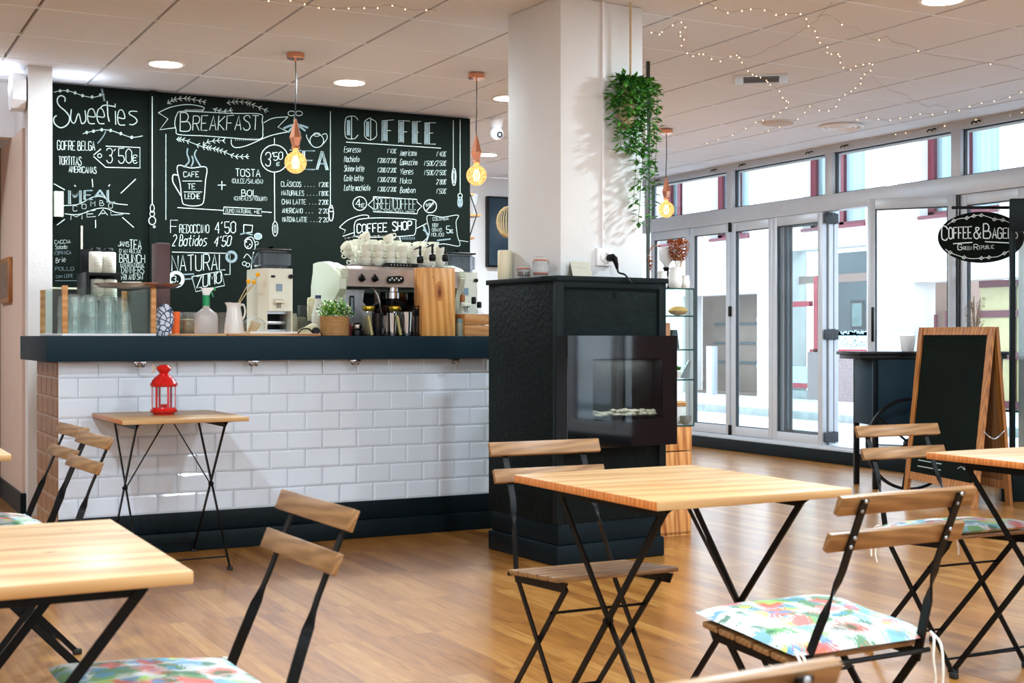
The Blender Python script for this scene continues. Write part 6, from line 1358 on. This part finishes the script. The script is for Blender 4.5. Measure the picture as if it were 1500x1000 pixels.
t = thing('dried_branch', 'arching dried brown branch beside the pillar over the glass case', 'branch', (wx(952, 6.45), 6.45, TZ))
bm = B(); pts = smooth([(0, 0, 0), (-.005, 0, .12), (0, 0, .22), (.03, 0, .255), (.07, 0, .25), (.085, 0, .235)], 5); tube(bm, pts, .002, 5); link('twig', bm, DRYG, t); bm = B()
for k in range(70):
    p = pts[rnd.randrange(6, len(pts))] if k % 2 else Vector((rnd.uniform(-.005, .015), 0, rnd.uniform(.11, .2))); a = rnd.uniform(0, 6.28); leafmesh(bm, p, (math.cos(a), math.sin(a)*.6, math.sin(a*2)), .018, .006)
link('dry_leaves', bm, DRY, t, flat=True)

# ================================================================== right side: bar cart, A board, fridge frame and hanging sign
BCX, BCY = 6.70, 7.22; BL = .86; bang = math.radians(-20)
# cart top corners measured at the left end; runs away to the right and towards the camera
t = thing('bar_cart', 'black bar table with a skirt and slim legs behind the A board', 'table', (6.78, 7.36, 0), bang)
bm = B(); box(bm, -.02, BL+.3, -.03, .42, .985, 1.01, .006); box(bm, 0, BL+.28, -.01, .40, .955, .985, .004); link('top', bm, BLACKP, t)
bm = B(); box(bm, .1, BL+.25, .0, .02, .47, .955, .003); box(bm, .1, .12, .02, .38, .47, .955, .003); box(bm, BL+.23, BL+.25, .02, .38, .47, .955); link('skirt', bm, BLUEBLK, t)
for x, y in ((.1, .0), (.1, .35), (BL+.2, .0), (BL+.2, .35)): bm = B(); box(bm, x, x+.04, y, y+.03, 0, .955, .003); link('leg', bm, BLACKP, t)
wheel = thing('spoked_wheel', 'large black iron spoked wheel standing against the bar table', 'wheel', (0, 0, 0)); wc = (1333, 652)
wd = 9.6; wX = SI*wd+CO*(wc[0]-750)/F*wd; wY = CO*wd-SI*(wc[0]-750)/F*wd
wheel.location = (wX, wY, .34); wheel.rotation_euler = (0, 0, bang)
bm = B(); n_ = 48
for r0, hw_ in ((.325, .012),): loft(bm, [[Vector(((r0+dr)*math.cos(2*PI*k/n_), dy, (r0+dr)*math.sin(2*PI*k/n_))) for dr, dy in ((-.011, -hw_), (.011, -hw_), (.011, hw_), (-.011, hw_))] for k in range(n_+1)], cap=False)
link('rim', bm, BLACKP, wheel)
for k in range(6): a = k*PI/3+.35; bm = B(); tube(bm, [(.03*math.cos(a), 0, .03*math.sin(a)), (.318*math.cos(a), 0, .318*math.sin(a))], .009, 8); link('spoke', bm, BLACKP, wheel)
bm = B(); lathe(bm, [(.012, -.04), (.04, -.03), (.045, 0), (.04, .03), (.012, .04)], 20); link('hub', bm, BLACKP, wheel, M=Matrix.Rotation(PI/2, 4, 'X'))
def oncart(u, back=.2):
    for k in range(300):
        x = k*.005; p = Matrix.Rotation(bang, 3, 'Z') @ Vector((x, back, 0)); X, Y = 6.78+p.x, 7.36+p.y; d = X*SI+Y*CO
        if 750+F*(X*CO-Y*SI)/d >= u: break
    return (X, Y, 1.01)
t = thing('white_planter', 'white flower pot on the black bar table left of the A board', 'pot', oncart(1329)); bm = B(); lathe(bm, [(.042, 0), (.045, .003), (.06, .118), (.057, .118), (.042, .02), (.001, .02)], 28); link('pot', bm, CERAM, t)
gp = oncart(1428)
t = thing('dried_grass', 'bunch of dried grass standing behind the top of the A board', 'grass bunch', gp); bm = B()
for k in range(46):
    a = rnd.uniform(0, 2*PI); r = rnd.uniform(.02, .1); h = rnd.uniform(.2, .42); e = Vector((r*math.cos(a), r*math.sin(a)*.6, h)); m_ = Vector((e.x*.3, e.y*.3, h*.6)); pts = smooth([(0, 0, 0), m_, e, e+Vector((math.cos(a)*.02, 0, -.01))], 3); tube(bm, pts, .0016, 4)
    for q in range(6): leafmesh(bm, e-Vector((0, 0, q*.012)), (rnd.uniform(-1, 1), rnd.uniform(-1, 1), .8), .014, .003)
link('stalks', bm, DRYG, t, flat=True); bm = B(); lathe(bm, [(.03, 0), (.034, .08), (.03, .15), (.026, .15)], 20); link('vase', bm, DRINK, t)
# A board
def ab(name, lab):
    FLb, FRb = Vector((6.93, 7.07, 0)), Vector((6.665, 6.165, 0)); Lr, Rr = Vector((7.27, 7.0, 0)), Vector((7.03, 6.2, 0))
    t = thing('a_frame_chalkboard', lab, 'chalkboard', (FLb+Rr)/2); O_ = (FLb+Rr)/2
    hgt = 1.185
    tl = Vector((7.03, 7.02, hgt)); tr = Vector((6.895, 6.225, hgt))
    def panel(bl, br, tl_, tr_, nm, face, out, w_=.055):
        ux = (br-bl).normalized(); n_ = ux.cross((tl_-bl).normalized()).normalized()
        if n_.dot(out) < 0: n_ = -n_
        parts = [(bl, tl_, 'stile'), (br, tr_, 'stile')]
        fr_ = []
        def plank(a0, a1, b0, b1, nm_):
            bm = B(); lo = [a0, a1, b1, b0]; loft(bm, [[p-O_-n_*.011 for p in lo], [p-O_+n_*.011 for p in lo]]); return link(nm_, bm, FRAMEW, t)
        plank(bl, bl+ux*w_, tl_, tl_+ux*w_, 'stile'); plank(br-ux*w_, br, tr_-ux*w_, tr_, 'stile')
        def at(f, s): L_ = bl.lerp(tl_, f); R_ = br.lerp(tr_, f); u2 = (R_-L_).normalized(); return L_+u2*w_ if s < 0 else R_-u2*w_
        plank(at(.955, -1), at(.955, 1), at(1, -1), at(1, 1), 'rail'); plank(at(.09, -1), at(.09, 1), at(.135, -1), at(.135, 1), 'rail')
        bm = B(); lo = [at(.135, -1), at(.135, 1), at(.955, 1), at(.955, -1)]; loft(bm, [[p-O_-n_*.004 for p in lo], [p-O_+n_*.004 for p in lo]]); link('writing_panel' if face else 'back_panel', bm, BOARD if face else PLYW, t)
        return n_, at
    n_, at = panel(FLb, FRb, tl, tr, 'front', True, Vector((-1, -.3, 0)))
    panel(Lr, Rr, tl+Vector((.03, .0, 0)), tr+Vector((.03, .0, 0)), 'rear', False, Vector((1, .3, 0)))
    bm = B(); a = FRb.lerp(tr, .42)-O_; b_ = Rr.lerp(tr, .42)-O_; m_ = (a+b_)/2-Vector((0, 0, .05)); pts = smooth([a, m_, b_], 8); tube(bm, pts, .003, 5)
    for p in pts: ball(bm, p, .0055, 6)
    link('chain', bm, CHROME, t)
    bm = B(); ux = (FRb-FLb).normalized()
    def pp(a, b_): return at(b_, -1).lerp(at(b_, 1), a)-O_+n_*.0055
    for q in range(11): ribbon(bm, [pp(.86, .2), pp(.86+(q-5)*.012, .25+.01*(5-abs(q-5))), pp(.86+(q-5)*.024, .3-.006*abs(q-5))], .004, -n_)
    ribbon(bm, [pp(.75, .2), pp(.8, .215), pp(.86, .2)], .004, -n_); ribbon(bm, [pp(.12, .175), pp(.5, .175)], .006, -n_); ribbon(bm, [pp(.12, .21), pp(.5, .21)], .006, -n_)
    link('chalk_marks', bm, CHALK, t, flat=True)
    return t
ab('a_frame_chalkboard', 'empty A frame chalkboard in an orange brown wooden frame before the bar table')
# fridge frame at the right edge
FXp, FYp = 7.23, 6.39
t = thing('glass_partition', 'tall black framed glass partition at the right edge beside the oval sign', 'partition', (FXp, FYp, 0), math.radians(-44))
bm = B(); z1_ = onX(1490, 291, FXp+.05)[1]
box(bm, 0, .7, .0, .08, 1.84, z1_, .004); box(bm, 0, .035, 0, .08, .25, 1.84, .003); box(bm, .665, .7, 0, .08, .25, 1.84, .003); box(bm, .035, .665, .0, .08, .25, .29)
link('frame', bm, TRIMB, t); bm = B(); box(bm, -.06, .76, -.05, .13, 0, .25, .005); link('base', bm, TRIMB, t)
bm = B(); box(bm, .035, .665, .035, .043, .29, 1.84); link('glass_pane', bm, CLEARG, t)
# oval sign
sp = onX(1480, 304, 7.12); sd = 8.72
def atd(u, v, d): a = (u-750)/F; return Vector(((SI+a*CO)*d, (CO-a*SI)*d, EYE-(v-CY)/F*d))
sC = atd(1437, 347.5, 9.3)
sa = math.radians(-28)
t = thing('hanging_oval_sign', 'oval black sign reading Coffee & Bagels hanging from a rod by the glass partition', 'sign', sC, sa)
so = .302; sv = .180
bm = B(); prism(bm, [(so*math.cos(2*PI*k/48), sv*math.sin(2*PI*k/48)) for k in range(48)], -.008, .008, 'y'); link('oval_board', bm, BOARD, t)
RZ = .209
bm = B(); tube(bm, [(-.195, .0, RZ), (.32, .0, RZ)], .011, 10); ball(bm, (-.195, 0, RZ), .013, 10); link('rod', bm, BLACKP, t)
for x in (-.16, .12):
    bm = B(); zt_ = sv*math.sqrt(1-(x/so)**2)
    for k in range(4): bmesh.ops.create_cone(bm, segments=8, radius1=.004, radius2=.004, depth=.012, cap_ends=True, matrix=Matrix.Translation((x, 0, zt_+(RZ-zt_)*(k+.5)/4)))
    tube(bm, [(x, 0, zt_-.008), (x, 0, RZ)], .0018, 6); link('hanging_chain', bm, CHROME, t)
class SignChalk:
    def __init__(s): s.bm = B()
    def p(s, u, v): # picture point -> sign plane
        return ((u-1437)*9.25/F*1.02, (347.5-v)*9.25/F)
    def st(s, pts, w): ribbon(s.bm, [Vector((s.p(u, v)[0], -.0095, s.p(u, v)[1])) for u, v in pts], w, Vector((0, 1, 0))); return s
    def tx(s, txt, a, b_, h, w):
        for g in glyphs(txt, a, b_, h): s.st(g, w)
        return s
k_ = SignChalk(); k_.tx('C', (1380, 351), (1388, 352), 20, .008).tx('OFFEE', (1390, 350), (1423, 349), 17, .0075).tx('&', (1427, 350), (1436, 349), 17, .0075).tx('B', (1440, 349), (1450, 349), 21, .008).tx('AGELS', (1453, 349), (1489, 349), 15, .007)
k_.st([(1396, 357), (1424, 355)], .007).st([(1442, 354), (1480, 356)], .007).tx('G', (1403, 366), (1409, 366), 8, .005).tx('REEN', (1411, 366), (1423, 366), 5, .0026).tx('R', (1426, 366), (1432, 366), 8, .004).tx('EPUBLIC', (1434, 365), (1455, 364), 5, .0022)
for pts, hs in ((((1388, 329), (1397, 323), (1406, 320), (1416, 319), (1426, 316), (1437, 315), (1448, 318), (1456, 321), (1468, 322), (1479, 327)), (1, 3, 4, 5, 7, 8)), (((1385, 365), (1392, 370), (1402, 374), (1412, 377), (1424, 379), (1437, 378), (1448, 377), (1460, 376), (1470, 371), (1481, 366)), (1, 3, 5, 6, 8))):
    sp_ = smooth([(a, b_, 0) for a, b_ in pts], 4); k_.st([(p[0], p[1]) for p in sp_], .004)
    for h_ in hs:
        a, b_ = pts[h_]; k_.st([(a-3, b_+1), (a, b_-2.5), (a+3, b_), (a, b_+2.5), (a-3, b_+1)], .0045)
link('sign_lettering', k_.bm, pbr('bright_chalk_marker', (226, 232, 230), .8), t, flat=True)
